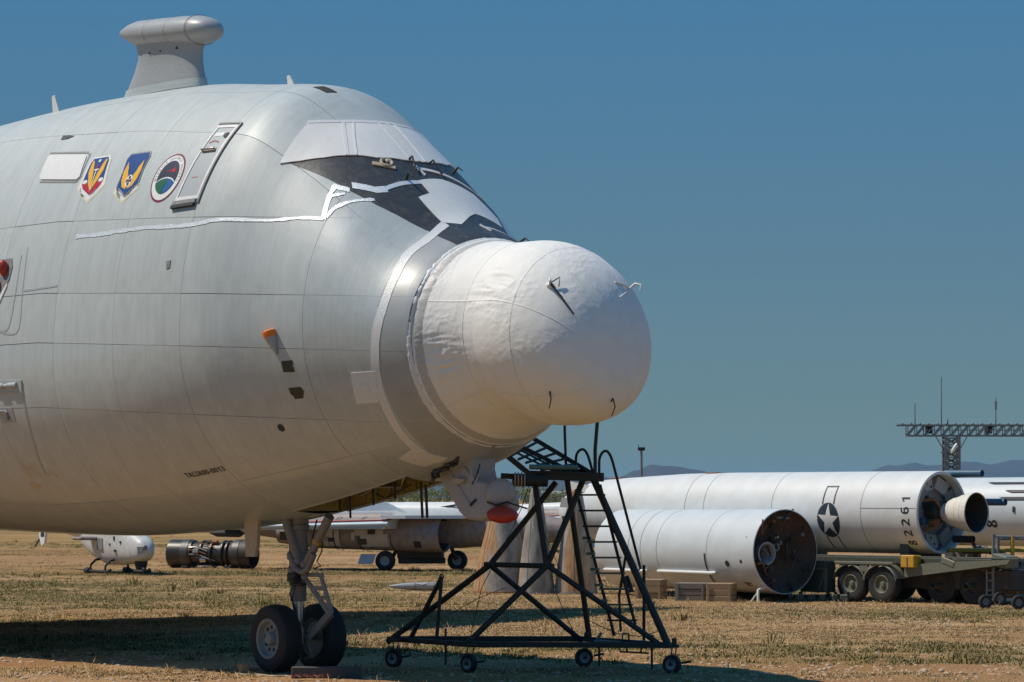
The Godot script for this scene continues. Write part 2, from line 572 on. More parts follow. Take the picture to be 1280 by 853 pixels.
func strip(b: MB, line: Array, width: float, off: float, ragged := 0.0) -> void:      # a tape laid along a line of (station, angle)
	var left := []
	var right := []
	var pts := []
	for i in range(0, line.size(), 2): pts.append(Vector2(line[i], line[i + 1] * ARC))
	for i in pts.size():
		var t: Vector2 = (pts[mini(i + 1, pts.size() - 1)] - pts[maxi(i - 1, 0)]).normalized()
		var w := width * 0.5 * (1.0 + rng.randf_range(-ragged, ragged))
		left.append(pts[i] + Vector2(-t.y, t.x) * w)
		right.append(pts[i] - Vector2(-t.y, t.x) * w)
	for i in pts.size() - 1:
		var q := PackedVector2Array([left[i], left[i + 1], right[i + 1], right[i]])
		patch_poly(b, q, off, 0.2, true)

func smooth_line(line: Array, n: int) -> Array:      # resample a (station, angle) line with a spline
	var c := Curve2D.new()
	var P := []
	for i in range(0, line.size(), 2): P.append(Vector2(line[i], line[i + 1]))
	for i in P.size():
		var t: Vector2 = (P[mini(i + 1, P.size() - 1)] - P[maxi(i - 1, 0)]) / 6.0
		c.add_point(P[i], -t, t)
	var out := []
	for i in n + 1:
		var q := c.samplef(float(i) / n * (P.size() - 1))
		out.append(q.x); out.append(q.y)
	return out

func text_arrays(txt: String, size: float, bold := false) -> Array:     # letters lying in xy, cap height about size
	var t := TextMesh.new()
	var f := SystemFont.new()
	f.font_names = PackedStringArray(["Droid Sans"])
	if bold: f.font_weight = 700
	t.font = f
	t.text = txt; t.font_size = 64
	t.pixel_size = size / 46.0
	t.depth = 0.004
	t.curve_step = 2.0
	return t.get_mesh_arrays()

func skin_text(b: MB, txt: String, s: float, phi: float, size: float, rise: float, off: float) -> void:    # reads forward along the starboard side
	b.take(text_arrays(txt, size, true), func(p: Vector3) -> Array:
		var ss := s - p.x
		var nn := skn(ss, phi)
		var k := 1.0 / (skn_scale(ss, phi))
		return [sk0(ss, phi + (p.y + p.x * rise) * k) + nn * (off + p.z), nn])

func skn_scale(s: float, phi: float) -> float:
	return sk0(s, phi + 0.01).distance_to(sk0(s, phi)) / 0.01

func ellipse(cx: float, cy: float, rx: float, ry: float, n := 40) -> PackedVector2Array:
	var o := PackedVector2Array()
	for i in n: o.append(Vector2(cx + rx * cos(TAU * i / n), cy + ry * sin(TAU * i / n)))
	return o

# emblem space: u across (towards the nose), w up, both -1..1; laid on the skin round (s, phi)
func emb(b: MB, pts: Array, s: float, phi: float, hs: float, hp: float, off: float, rim := false) -> void:
	var q := PackedVector2Array()
	for i in range(0, pts.size(), 2): q.append(Vector2(s - pts[i] * hs, (phi + pts[i + 1] * hp) * ARC))
	patch_poly(b, q, off, 0.12, rim)

func xy(a: PackedVector2Array) -> Array:
	var o := []
	for p in a:
		o.append(p.x); o.append(p.y)
	return o

func emblem_letters(b: MB, txt: String, s: float, phi: float, hs: float, hp: float, r: float, a0: float, a1: float, size: float, off: float, turned := 1.0) -> void:
	for i in txt.length():
		if txt[i] == " ": continue
		var a := lerpf(a0, a1, (i + 0.5) / txt.length())
		b.take(text_arrays(txt[i], size), func(p: Vector3) -> Array:
			var ux := Vector2(sin(a), -cos(a)) * turned
			var uy := Vector2(cos(a), sin(a)) * turned
			var q := Vector2(r * cos(a), r * sin(a)) + (ux * p.x + uy * (p.y)) / hs
			var nn := skn(s - q.x * hs, phi + q.y * hp)
			return [sk0(s - q.x * hs, phi + q.y * hp) + nn * (off + p.z * 0.3), nn])

func wavy_wing(side: float) -> Array:       # a golden feathered wing, emblem space
	var o := []
	var outer := [[0.06, -0.54], [0.40, -0.44], [0.62, -0.16], [0.70, 0.20], [0.62, 0.62]]
	var inner := [[0.50, 0.44], [0.40, 0.34], [0.34, 0.16], [0.24, 0.06], [0.18, -0.10], [0.08, -0.18]]
	for p in outer + inner: o.append_array([p[0] * side, p[1]])
	return o

# ---------------------------------------------------------------- scene
func _ready() -> void:
	rng.seed = 7
	var cam := Camera3D.new()
	cam.name = "camera"
	cam.fov = rad_to_deg(2.0 * atan(426.5 / FPX))
	cam.position = Vector3(0, EYE, 0)
	cam.rotation.x = pitch
	cam.near = 0.5; cam.far = 60000.0
	add_child(cam)
	cam.current = true

	var env := Environment.new()
	env.background_mode = Environment.BG_SKY
	var sky := Sky.new()
	var sm := ProceduralSkyMaterial.new()
	sm.sky_top_color = Color8(40, 117, 173)
	sm.sky_horizon_color = Color8(115, 138, 131)
	sm.sky_curve = 0.095
	sm.ground_horizon_color = Color8(112, 130, 132)
	sm.ground_bottom_color = Color8(110, 95, 75)
	sm.sky_energy_multiplier = 1.0
	sm.sun_angle_max = 1.0
	sky.sky_material = sm
	env.sky = sky
	env.tonemap_mode = Environment.TONE_MAPPER_LINEAR
	env.tonemap_exposure = 1.0
	env.sdfgi_enabled = true; env.ssao_enabled = true; env.ssil_enabled = true
	env.fog_enabled = true
	env.fog_density = 0.000035
	env.fog_light_color = Color8(110, 148, 178)
	var we := WorldEnvironment.new()
	we.name = "environment"
	we.environment = env
	add_child(we)

	var sun := DirectionalLight3D.new()
	sun.name = "sun"
	sun.light_energy = 1.28
	sun.light_color = Color(1.0, 0.96, 0.895)
	sun.light_angular_distance = 0.5
	sun.shadow_enabled = true
	var el := deg_to_rad(57.5)
	var to_sun := Vector3(-cos(el), sin(el), -0.06 * cos(el)).normalized()
	add_child(sun)
	sun.look_at_from_position(to_sun * 100.0, Vector3.ZERO, Vector3.UP)

	make_materials()
	build_ground()
	build_far()
	build_aircraft()
	build_stand()
	build_missiles()
	build_cones()
	build_background_machines()
	build_grass()

# ---------------------------------------------------------------- ground
var gn := FastNoiseLite.new()
var gn2 := FastNoiseLite.new()
var gn3 := FastNoiseLite.new()

func bare(x: float, d: float) -> float:       # 0 grass .. 1 bare sandy soil
	var rows := gn.get_noise_2d(x * 0.22, d * 1.5) * 0.9 + gn2.get_noise_2d(x, d * 1.3) * 0.55
	var track := exp(-pow((d - 148.0) / 18.0, 2.0)) * 0.55 + exp(-pow((d - 84.0) / 3.0, 2.0)) * 0.35 + exp(-pow((d - 49.2) / 1.6, 2.0)) * 0.4 + exp(-pow((d - 54.0 + x * 0.15) / 1.8, 2.0)) * 0.45 + exp(-pow((d - 70.0 - x * 0.12) / 2.2, 2.0)) * 0.35
	return clampf(0.38 + rows * 0.85 + track + 0.35 * maxf(exp(-pow((d - 96.0 - 0.06 * x) / 0.5, 2.0)), exp(-pow((d - 98.6 - 0.06 * x) / 0.5, 2.0))), 0.0, 1.0)

func green(x: float, d: float) -> float:
	return clampf(0.46 + gn3.get_noise_2d(x * 0.5, d * 1.2) * 1.5 + gn2.get_noise_2d(x * 3.0 + 90.0, d * 3.0) * 0.35, 0.0, 1.0)

func build_ground() -> void:
	gn.seed = 3; gn.frequency = 0.05; gn.fractal_octaves = 4
	gn2.seed = 9; gn2.frequency = 0.35; gn2.fractal_octaves = 4
	gn3.seed = 21; gn3.frequency = 0.045; gn3.fractal_octaves = 4
	var xs := []
	var x := 0.0
	var dx := 0.11
	while x < 40000.0:
		xs.append(x)
		if x > 13.0: dx *= 1.07
		x += dx
	var xx := []
	for i in range(xs.size() - 1, 0, -1): xx.append(-xs[i])
	xx.append_array(xs)
	var ds := []
	var d := -300.0
	while d < 40.0:
		ds.append(d); d += 20.0
	d = 42.0
	var dd := 0.11
	while d < 45000.0:
		ds.append(d)
		if d > 62.0: dd = minf(dd * 1.016, 0.9) if d < 240.0 else dd * 1.12
		d += dd
	var b := MB.new()
	var C := xx.size()
	for i in ds.size():
		for j in C:
			var X: float = xx[j]
			var D: float = ds[i]
			var y := 0.0
			if D > 30.0 and D < 400.0 and absf(X) < 120.0:
				y = (gn2.get_noise_2d(X * 1.6, D * 1.6) * 0.035 + gn2.get_noise_2d(X * 0.4, D * 0.4) * 0.03) * smoothstep(400.0, 200.0, D)
			b.v.append(Vector3(X, y, -D))
			b.n.append(Vector3.UP)
			b.uv.append(Vector2(X, D))
			var q := bare(X, D)
			var g := green(X, D)
			var soil := Color(0.53, 0.325, 0.175).lerp(Color(0.37, 0.205, 0.10), clampf(0.5 + gn3.get_noise_2d(X * 1.5 + 40.0, D * 2.0) * 1.2, 0, 1))
			var grass := Color(0.45, 0.29, 0.13).lerp(Color(0.25, 0.19, 0.072), g)
			b.col.append(grass.lerp(soil, q))
	var nn := b.n
	for i in range(1, ds.size() - 1):
		for j in range(1, C - 1):
			var k := i * C + j
			var m := (b.v[k + 1] - b.v[k - 1]).cross(b.v[k + C] - b.v[k - C]).normalized()
			nn[k] = m if m.y > 0 else -m
	b.n = nn
	for i in ds.size() - 1:
		for j in C - 1:
			var k := i * C + j
			b.ix.append(k); b.ix.append(k + C); b.ix.append(k + 1)
			b.ix.append(k + 1); b.ix.append(k + C); b.ix.append(k + C + 1)
	var m := StandardMaterial3D.new()
	m.vertex_color_use_as_albedo = true
	m.albedo_texture = noise_tex(0.05, [[0.0, Color(0.45, 0.43, 0.38)], [0.4, Color(0.78, 0.77, 0.74)], [0.6, Color(0.95, 0.95, 0.93)], [1.0, Color(1.0, 1.0, 1.0)]], 1024, 5, 44)
	m.uv1_triplanar = true; m.uv1_world_triplanar = true
	m.uv1_scale = Vector3.ONE / 4.3
	m.roughness = 0.95
	m.metallic_specular = 0.15
	m.normal_enabled = true
	m.normal_texture = noise_tex(0.08, [], 512, 4, 46, true, 8.0)
	m.normal_scale = 0.8
	struct_of("ground", b, m)

func tuft_mesh(seed_: int, blades: int, h: float, w: float, spread: float, m: Material) -> ArrayMesh:
	var r := RandomNumberGenerator.new()
	r.seed = seed_
	var b := MB.new()
	for i in blades:
		var a := r.randf() * TAU
		var o := Vector3(cos(a), 0, sin(a)) * r.randf() * spread
		var lean := Vector3(cos(a), 0, sin(a)) * r.randf_range(0.2, 0.9) * h
		var t := Vector3(-sin(a), 0, cos(a)) * w * 0.5
		var hh := h * r.randf_range(0.5, 1.1)
		var nn := (Vector3(cos(a), 0, sin(a)) * 0.5 + Vector3.UP).normalized()
		var p := [o - t, o + t, o + lean * 0.4 + Vector3(0, hh * 0.6, 0) + t * 0.7, o + lean * 0.4 + Vector3(0, hh * 0.6, 0) - t * 0.7]
		b.face(p, nn)
		b.face([p[3], p[2], o + lean + Vector3(0, hh, 0)], nn)
	return b.mesh(m)

func scatter(called: String, label: String, mesh: Mesh, count: int, near: float, far_: float, want: float, lo: float, hi: float, seed_: int) -> void:
	var r := RandomNumberGenerator.new()
	r.seed = seed_
	var ts := []
	var tries := 0
	while ts.size() < count and tries < count * 6:
		tries += 1
		var d := near * pow(far_ / near, r.randf())
		var x := r.randf_range(-1, 1) * (d * 0.21 + 5.0)
		var g := green(x, d)
		var q := bare(x, d)
		var ok := (1.0 - q) * (g if want > 0.5 else 1.0 - g * 0.7)
		if want < 0.0: ok = 0.4 + q
		if r.randf() > ok * ok * 2.2: continue
		var sc := r.randf_range(lo, hi)
		var B := Basis(Vector3.UP, r.randf() * TAU).scaled(Vector3(sc, sc * r.randf_range(0.6, 1.2), sc))
		ts.append(Transform3D(B, Vector3(x, -0.01, -d)))
	var mm := MultiMesh.new()
	mm.transform_format = MultiMesh.TRANSFORM_3D
	mm.mesh = mesh
	mm.instance_count = ts.size()
	for i in ts.size(): mm.set_instance_transform(i, ts[i])
	var o := MultiMeshInstance3D.new()
	o.multimesh = mm
	o.name = numbered(called)
	add_child(o, true)
	tag(o, label, "grass")
	o.set_meta("kind", "stuff")

func build_grass() -> void:
	var straw := worn(Color(0.56, 0.40, 0.215), 0.35, 0.3, 0.9, 0.0, 51, 0.05)
	var olive := worn(Color(0.24, 0.20, 0.075), 0.35, 0.3, 0.9, 0.0, 52, 0.05)
	var clod := worn(Color(0.52, 0.37, 0.25), 0.35, 0.3, 0.95, 0.0, 53, 0.05)
	straw.backlight_enabled = true; straw.backlight = lin(0.15, 0.11, 0.05)
	olive.backlight_enabled = true; olive.backlight = lin(0.06, 0.07, 0.02)
	scatter("dry_grass", "short straw coloured dry grass scattered over the sandy field", tuft_mesh(1, 8, 0.05, 0.014, 0.16, straw), 95000, 41.0, 170.0, 0.0, 0.5, 1.5, 61)
	scatter("green_grass", "low olive green weeds patching the sandy field", tuft_mesh(2, 9, 0.055, 0.018, 0.17, olive), 54000, 41.0, 200.0, 1.0, 0.5, 1.6, 62)
	scatter("scrub", "larger dull green scrub clumps dotted about the sandy field", tuft_mesh(5, 26, 0.15, 0.022, 0.22, olive), 420, 47.0, 240.0, 1.0, 0.7, 1.7, 66)
	scatter("tall_straw", "sparse taller pale straw stalks standing in the field", tuft_mesh(6, 7, 0.16, 0.012, 0.10, straw), 1600, 47.0, 170.0, 0.0, 0.7, 1.5, 67)
	var b := MB.new()
	b.ball(Vector3.ZERO, Vector3(0.05, 0.03, 0.045), Basis(), 6)
	scatter("gravel", "small pale clods and stones lying on the bare soil", b.mesh(clod), 20000, 41.0, 110.0, -1.0, 0.3, 1.3, 63)

# ---------------------------------------------------------------- far away: hills, trees, building, pole, gantry
func build_far() -> void:
	var hillm := worn(Color(0.05, 0.05, 0.048), 0.3, 400.0, 0.95, 0.0, 71, 0.01)
	var f := FastNoiseLite.new()
	f.frequency = 0.0016; f.fractal_octaves = 5; f.seed = 4
	# outline heights (pixel x, pixel y of the ridge)
	for spec in [[11000.0, [[-200, 612], [300, 606], [560, 603], [640, 596], [690, 588], [720, 592], [770, 596], [795, 588], [815, 582], [840, 583], [870, 588], [905, 600], [960, 610], [1000, 616]]], [15000.0, [[600, 619], [1000, 604], [1080, 592], [1120, 585], [1150, 580], [1200, 579], [1290, 577], [1420, 584], [1700, 612]]]]:
		var D: float = spec[0]
		var pts: Array = spec[1]
		var b := MB.new()
		var rows := []
		for r in 9:
			var row := []
			var t := float(r) / 8.0
			for i in 141:
				var u := float(i) / 140.0 * (pts.size() - 1)
				var k := mini(int(u), pts.size() - 2)
				var q := u - k
				q = q * q * (3 - 2 * q)
				var p := px(lerpf(pts[k][0], pts[k + 1][0], u - k), lerpf(pts[k][1], pts[k + 1][1], q), D)
				var prof := sin(t * PI)
				p.y = maxf(p.y, 3.0) * prof * (1.0 + f.get_noise_2d(p.x, t * 900.0 + D) * 0.35 * (1.0 - absf(t - 0.5))) - 2.0
				p.z += (0.5 - t) * 2400.0
				row.append(p)
			rows.append(row)
		b.grid(rows, false, Vector3.UP)
		struct_of("hills", b, hillm)
	# trees along the far edge of the field
	var leafm := worn(Color(0.20, 0.225, 0.06), 0.35, 2.0, 0.8, 0.0, 72, 0.03)
	leafm.backlight_enabled = true; leafm.backlight = lin(0.10, 0.13, 0.03)
	var bark := plain(Color(0.12, 0.09, 0.06), 0.9)
	var protos := []
	var r := RandomNumberGenerator.new()
	r.seed = 31
	var spots := []
	for i in 24: spots.append([462.0 + i * 12.2 + r.randf_range(-3, 3), r.randf_range(780, 960)])
	var places := ["farthest left", "second from the left", "third from the left", "fourth from the left", "fifth from the left", "sixth from the left", "seventh from the left", "eighth from the left", "ninth from the left", "tenth from the left", "eleventh from the left", "twelfth from the left", "twelfth from the right", "eleventh from the right", "tenth from the right", "ninth from the right", "eighth from the right", "seventh from the right", "sixth from the right", "fifth from the right", "fourth from the right", "third from the right", "second from the right", "farthest right"]
	for i in spots.size():
		var at := px(spots[i][0], 622.0, spots[i][1])
		at.y = 0.0
		var lab: String = "green desert tree on the far field edge, %s of the row" % places[i]
		if i < 4:
			var t := thing("desert_tree", lab, "tree", at, 0.0, "trees along the far edge of the field")
			var w := MB.new()
			var H := r.randf_range(6.2, 8.0)
			w.tube([Vector3.ZERO, Vector3(0.1, H * 0.25, 0), Vector3(0.2, H * 0.5, 0.1)], 0.22, 0.1, 6)
			for k in 5:
				var a := r.randf() * TAU
				w.tube([Vector3(0.1, H * 0.25, 0), Vector3(cos(a) * 1.3, H * 0.55, sin(a) * 1.3), Vector3(cos(a) * 2.1, H * 0.72, sin(a) * 2.1)], 0.11, 0.03, 5)
			part(t, "trunk", w, bark)
			var c := MB.new()
			for k in 34:
				var a := r.randf() * TAU
				var rr := sqrt(r.randf()) * 3.6
				var cc := Vector3(cos(a) * rr, H * r.randf_range(0.32, 0.95) * (1.0 - rr * 0.08), sin(a) * rr)
				for q in 34:
					var o := cc + Vector3(r.randfn(), r.randfn() * 0.7, r.randfn()) * 0.42
					var nn := Vector3(r.randfn(), r.randfn() + 0.6, r.randfn()).normalized()
					var e := nn.cross(Vector3(r.randfn(), r.randfn(), r.randfn())).normalized()
					var g := nn.cross(e)
					var s := r.randf_range(0.12, 0.26)
					c.face([o - e * s, o - g * s * 0.6, o + e * s, o + g * s * 0.6], nn)
			part(t, "crown", c, leafm)
			protos.append(t)
		else:
			var t := copy(protos[i % 4], at, r.randf() * TAU, lab)
			t.scale = Vector3.ONE * r.randf_range(0.8, 1.1)
	# pale shed beyond the trees
	var wb := thing("pale_shed", "long low pale shed beyond the far trees", "building", px(712, 622, 1150) * Vector3(1, 0, 1))
	var mb := MB.new()
	mb.box(Vector3(0, 2.0, 0), Vector3(34, 4.0, 14))
	part(wb, "wall", mb, plain(Color(0.55, 0.50, 0.43), 0.8))
	mb = MB.new()
	mb.prism(PackedVector2Array([Vector2(-7.6, 4.0), Vector2(7.6, 4.0), Vector2(0, 5.6)]), Transform3D(Basis(Vector3.UP, PI / 2), Vector3.ZERO), 35.0)
	part(wb, "roof", mb, plain(Color(0.45, 0.45, 0.44), 0.6))
	for i in 3:
		mb = MB.new()
		mb.box(Vector3(-10 + i * 10.0, 1.5, 7.02), Vector3(3.4, 3.0, 0.08))
		part(wb, "door", mb, plain(Color(0.3, 0.3, 0.3), 0.6))
	# lamp pole
	var at := px(802, 622, 250) * Vector3(1, 0, 1)
	var lp := thing("lamp_pole", "thin lamp pole standing beyond the white missile's nose", "lamp pole", at)
	mb = MB.new()
	mb.tube([Vector3.ZERO, Vector3(0, 7.1, 0)], 0.16, 0.10, 8)
	part(lp, "pole", mb, M.galv)
	mb = MB.new()
	mb.box(Vector3(0, 7.25, 0), Vector3(0.62, 0.30, 0.5), Basis(), 0.05)
	mb.tube([Vector3(-0.25, 7.3, 0), Vector3(-0.25, 7.62, 0)], 0.03)
	part(lp, "lamp_head", mb, M.dark)
	mb = MB.new()
	mb.box(Vector3(0, 3.0, 0.17), Vector3(0.3, 0.5, 0.16), Basis(), 0.02)
	part(lp, "junction_box", mb, M.galv)
	gantry()

func gantry() -> void:
	var D := 200.0
	var base := px(1190, 622, D) * Vector3(1, 0, 1)
	var g := thing("antenna_gantry", "steel lattice gantry carrying antennas behind the missile trailer", "gantry", base)
	var P := func(x: float, y: float, dz := 0.0) -> Vector3: return px(x, y, D) - base + Vector3(0, 0, dz)
	var b := MB.new()
	for dz in [-0.5, 0.5]:
		b.bar(P.call(1122, 532, dz), P.call(1330, 532, dz), 0.11, 0.11)
		b.bar(P.call(1134, 545, dz), P.call(1330, 545, dz), 0.11, 0.11)
	b.bar(P.call(1150, 538, 0.5), P.call(1330, 538, 0.5), 0.05, 0.05)
	part(g, "chord", b, M.galv)
	b = MB.new()
	var x := 1134.0
	var k := 0
	while x < 1330.0:
		for dz in [-0.5, 0.5]:
			b.bar(P.call(x, 532, dz), P.call(x, 545, dz), 0.06, 0.06)
			b.bar(P.call(x, 545, dz), P.call(x + 11, 532, dz), 0.08, 0.08)
		b.bar(P.call(x, 532, -0.5), P.call(x, 532, 0.5), 0.06, 0.06)
		b.bar(P.call(x, 545, -0.5), P.call(x + 11, 545, 0.5), 0.06, 0.06)
		x += 11.0; k += 1
	part(g, "lattice_bar", b, M.galv).set_meta("kind", "stuff")
	for s in [[1181, -0.55], [1198, -0.55], [1181, 0.55], [1198, 0.55]]:
		b = MB.new()
		b.bar(P.call(s[0], 545, s[1]), P.call(s[0], 622.0 + FPX * EYE / D, s[1]), 0.16, 0.16)
		part(g, "leg", b, M.galv)
	b = MB.new()
	for i in 14:
		var y0 := 548.0 + i * 8.0
		for dz in [-0.55, 0.55]:
			b.bar(P.call(1181, y0, dz), P.call(1198, y0 + 8.0, dz), 0.08, 0.08)
			b.bar(P.call(1198, y0, dz), P.call(1181, y0 + 8.0, dz), 0.08, 0.08)
			b.bar(P.call(1181, y0, dz), P.call(1198, y0, dz), 0.08, 0.08)
		for q in [1181, 1198]:
			b.bar(P.call(q, y0, -0.55), P.call(q, y0 + 8.0, 0.55), 0.07, 0.07)
	part(g, "leg_bracing", b, M.galv).set_meta("kind", "stuff")
	b = MB.new()
	b.bar(P.call(1170, 546), P.call(1182, 566), 0.06, 0.06)
	b.bar(P.call(1209, 546), P.call(1198, 566), 0.06, 0.06)
	b.bar(P.call(1179, 566), P.call(1179, 590), 0.08, 0.08)
	b.bar(P.call(1176, 566), P.call(1192, 568), 0.06, 0.06)
	b.bar(P.call(1180, 575), P.call(1186, 566), 0.06, 0.06)
	part(g, "brace", b, M.galv)
	for a in [[1144, 504], [1177, 472], [1185, 524], [1245, 497]]:
		b = MB.new()
		b.tube([P.call(a[0], 532), P.call(a[0], a[1])], 0.05, 0.03, 6)
		if a[0] == 1245: b.tube([P.call(1245, 512), P.call(1245, 502)], 0.09, 0.09, 6)
		part(g, "antenna", b, M.galv)
	for a in [[1161, 537], [1236, 537]]:
		b = MB.new()
		b.box(P.call(a[0], a[1], 0.1), Vector3(0.42, 0.6, 0.5), Basis(), 0.06)
		part(g, "equipment_box", b, M.dark)
	b = MB.new()
	var c: Vector3 = P.call(1191, 561, 0.8)
	b.ball(c, Vector3(0.14, 0.42, 0.14), Basis(Vector3.FORWARD, 0.5), 10)
	b.bar(c, c + Vector3(0, 0.1, -0.35), 0.05, 0.05)
	part(g, "beacon_lamp", b, M.white)
	var v := MB.new()
	for i in 18:
		v.ball(P.call(1127 + i * 11.0, 530.5, 0.5), Vector3(0.09, 0.12, 0.09), Basis(), 6)
	part(g, "light_fitting", v, M.galv).set_meta("kind", "stuff")

# ---------------------------------------------------------------- the big aircraft
const GEAR := Vector3(-3.726, 0, -52.0)

func apx(x: float, y: float, z := 0.0) -> Vector3:       # a point at z metres to starboard of the aircraft's middle plane, seen at a pixel of the photograph
	var fwd := Vector3(cos(TH), 0, sin(TH))
	var stb := Vector3(-sin(TH), 0, cos(TH))
	var o := Vector3(0, EYE, 0)
	var dir := px(x, y, 50.0) - o
	var t := (stb.dot(GEAR - o) + z) / stb.dot(dir)
	var q := o + dir * t - GEAR
	return Vector3(q.dot(fwd), q.y, z)

func to_pixel(local: Vector3) -> Vector2:       # a point of the aircraft as the photograph shows it
	var w := GEAR + Vector3(cos(TH), 0, sin(TH)) * local.x + Vector3.UP * local.y + Vector3(-sin(TH), 0, cos(TH)) * local.z
	var y := w.y - EYE
	var d := -w.z
	var zc := d * cos(pitch) + y * sin(pitch)
	return Vector2(640.0 + FPX * w.x / zc, 426.5 - FPX * (y * cos(pitch) - d * sin(pitch)) / zc)

const BS := [1.3, 1.5, 1.7, 2.0, 2.39]
const BW := [1.545, 1.57, 1.635, 1.76, 1.985]
const BH := [1.51, 1.512, 1.525, 1.59, 1.745]
const BY := [5.79, 5.785, 5.77, 5.73, 5.665]
var wf := FastNoiseLite.new()

func wrap_pt(t: float, phi: float) -> Vector3:        # t 0 at the hem, 1 at the tip of the wrapped turret
	var s := 2.39 - 1.09 * t / 0.45
	var k := 1.0
	var drop := 0.0
	if t > 0.45:
		var a := sin((t - 0.45) / 0.55 * PI / 2)
		s = 1.3 - 1.8 * a
		k = pow(maxf(0.0, 1.0 - pow(a, 2.5)), 0.4)
		drop = -0.46 * a * a
	var sc := clampf(s, 1.3, 2.39)
	var co := cos(phi)
	var si := sin(phi)
	var w := pchip(sc, BS, BW) * k
	var h := pchip(sc, BS, BH) * k
	if si < 0.0: h *= 1.0 + 0.085 * si * exp(-pow((s - 1.35) / 0.26, 2.0))
	var p := Vector3(7.4 - s, pchip(sc, BS, BY) + drop + si * h, co * w)
	var out := Vector3(0.35 * (1.0 - k), si, co).normalized()
	var u := phi * 1.6
	var hem := exp(-(2.39 - s) / 0.22)
	var fold := absf(wf.get_noise_2d(phi * 260.0, s * 28.0))
	var fine := wf.get_noise_3d(p.x * 110, p.y * 110, p.z * 110)
	var big := wf.get_noise_3d(p.x * 26 + 50, p.y * 26, p.z * 26)
	var mask := clampf(0.25 + 1.9 * wf.get_noise_3d(p.x * 30 + 9, p.y * 30, p.z * 30), 0.0, 1.0)
	var r1 := 1.0 - absf(wf.get_noise_3d(p.x * 190, p.y * 70, p.z * 70 + 33))
	var r2 := 1.0 - absf(wf.get_noise_3d(p.x * 110 + 70, p.y * 210, p.z * 160))
	var streak := (pow(r1, 9.0) * 0.6 + pow(r2, 9.0) * 0.6) * mask
	var dist := minf((p - Vector3(6.35, 6.35, 1.2)).length(), (p - Vector3(5.5, 5.3, 1.62)).length())
	var pull := exp(-dist * dist / 0.10) * absf(wf.get_noise_2d(phi * 240.0, s * 30.0 + 400.0))
	return p + out * ((0.02 * fold - 0.004) * hem + fine * 0.003 + big * 0.009 + streak * 0.010 - pull * 0.09)

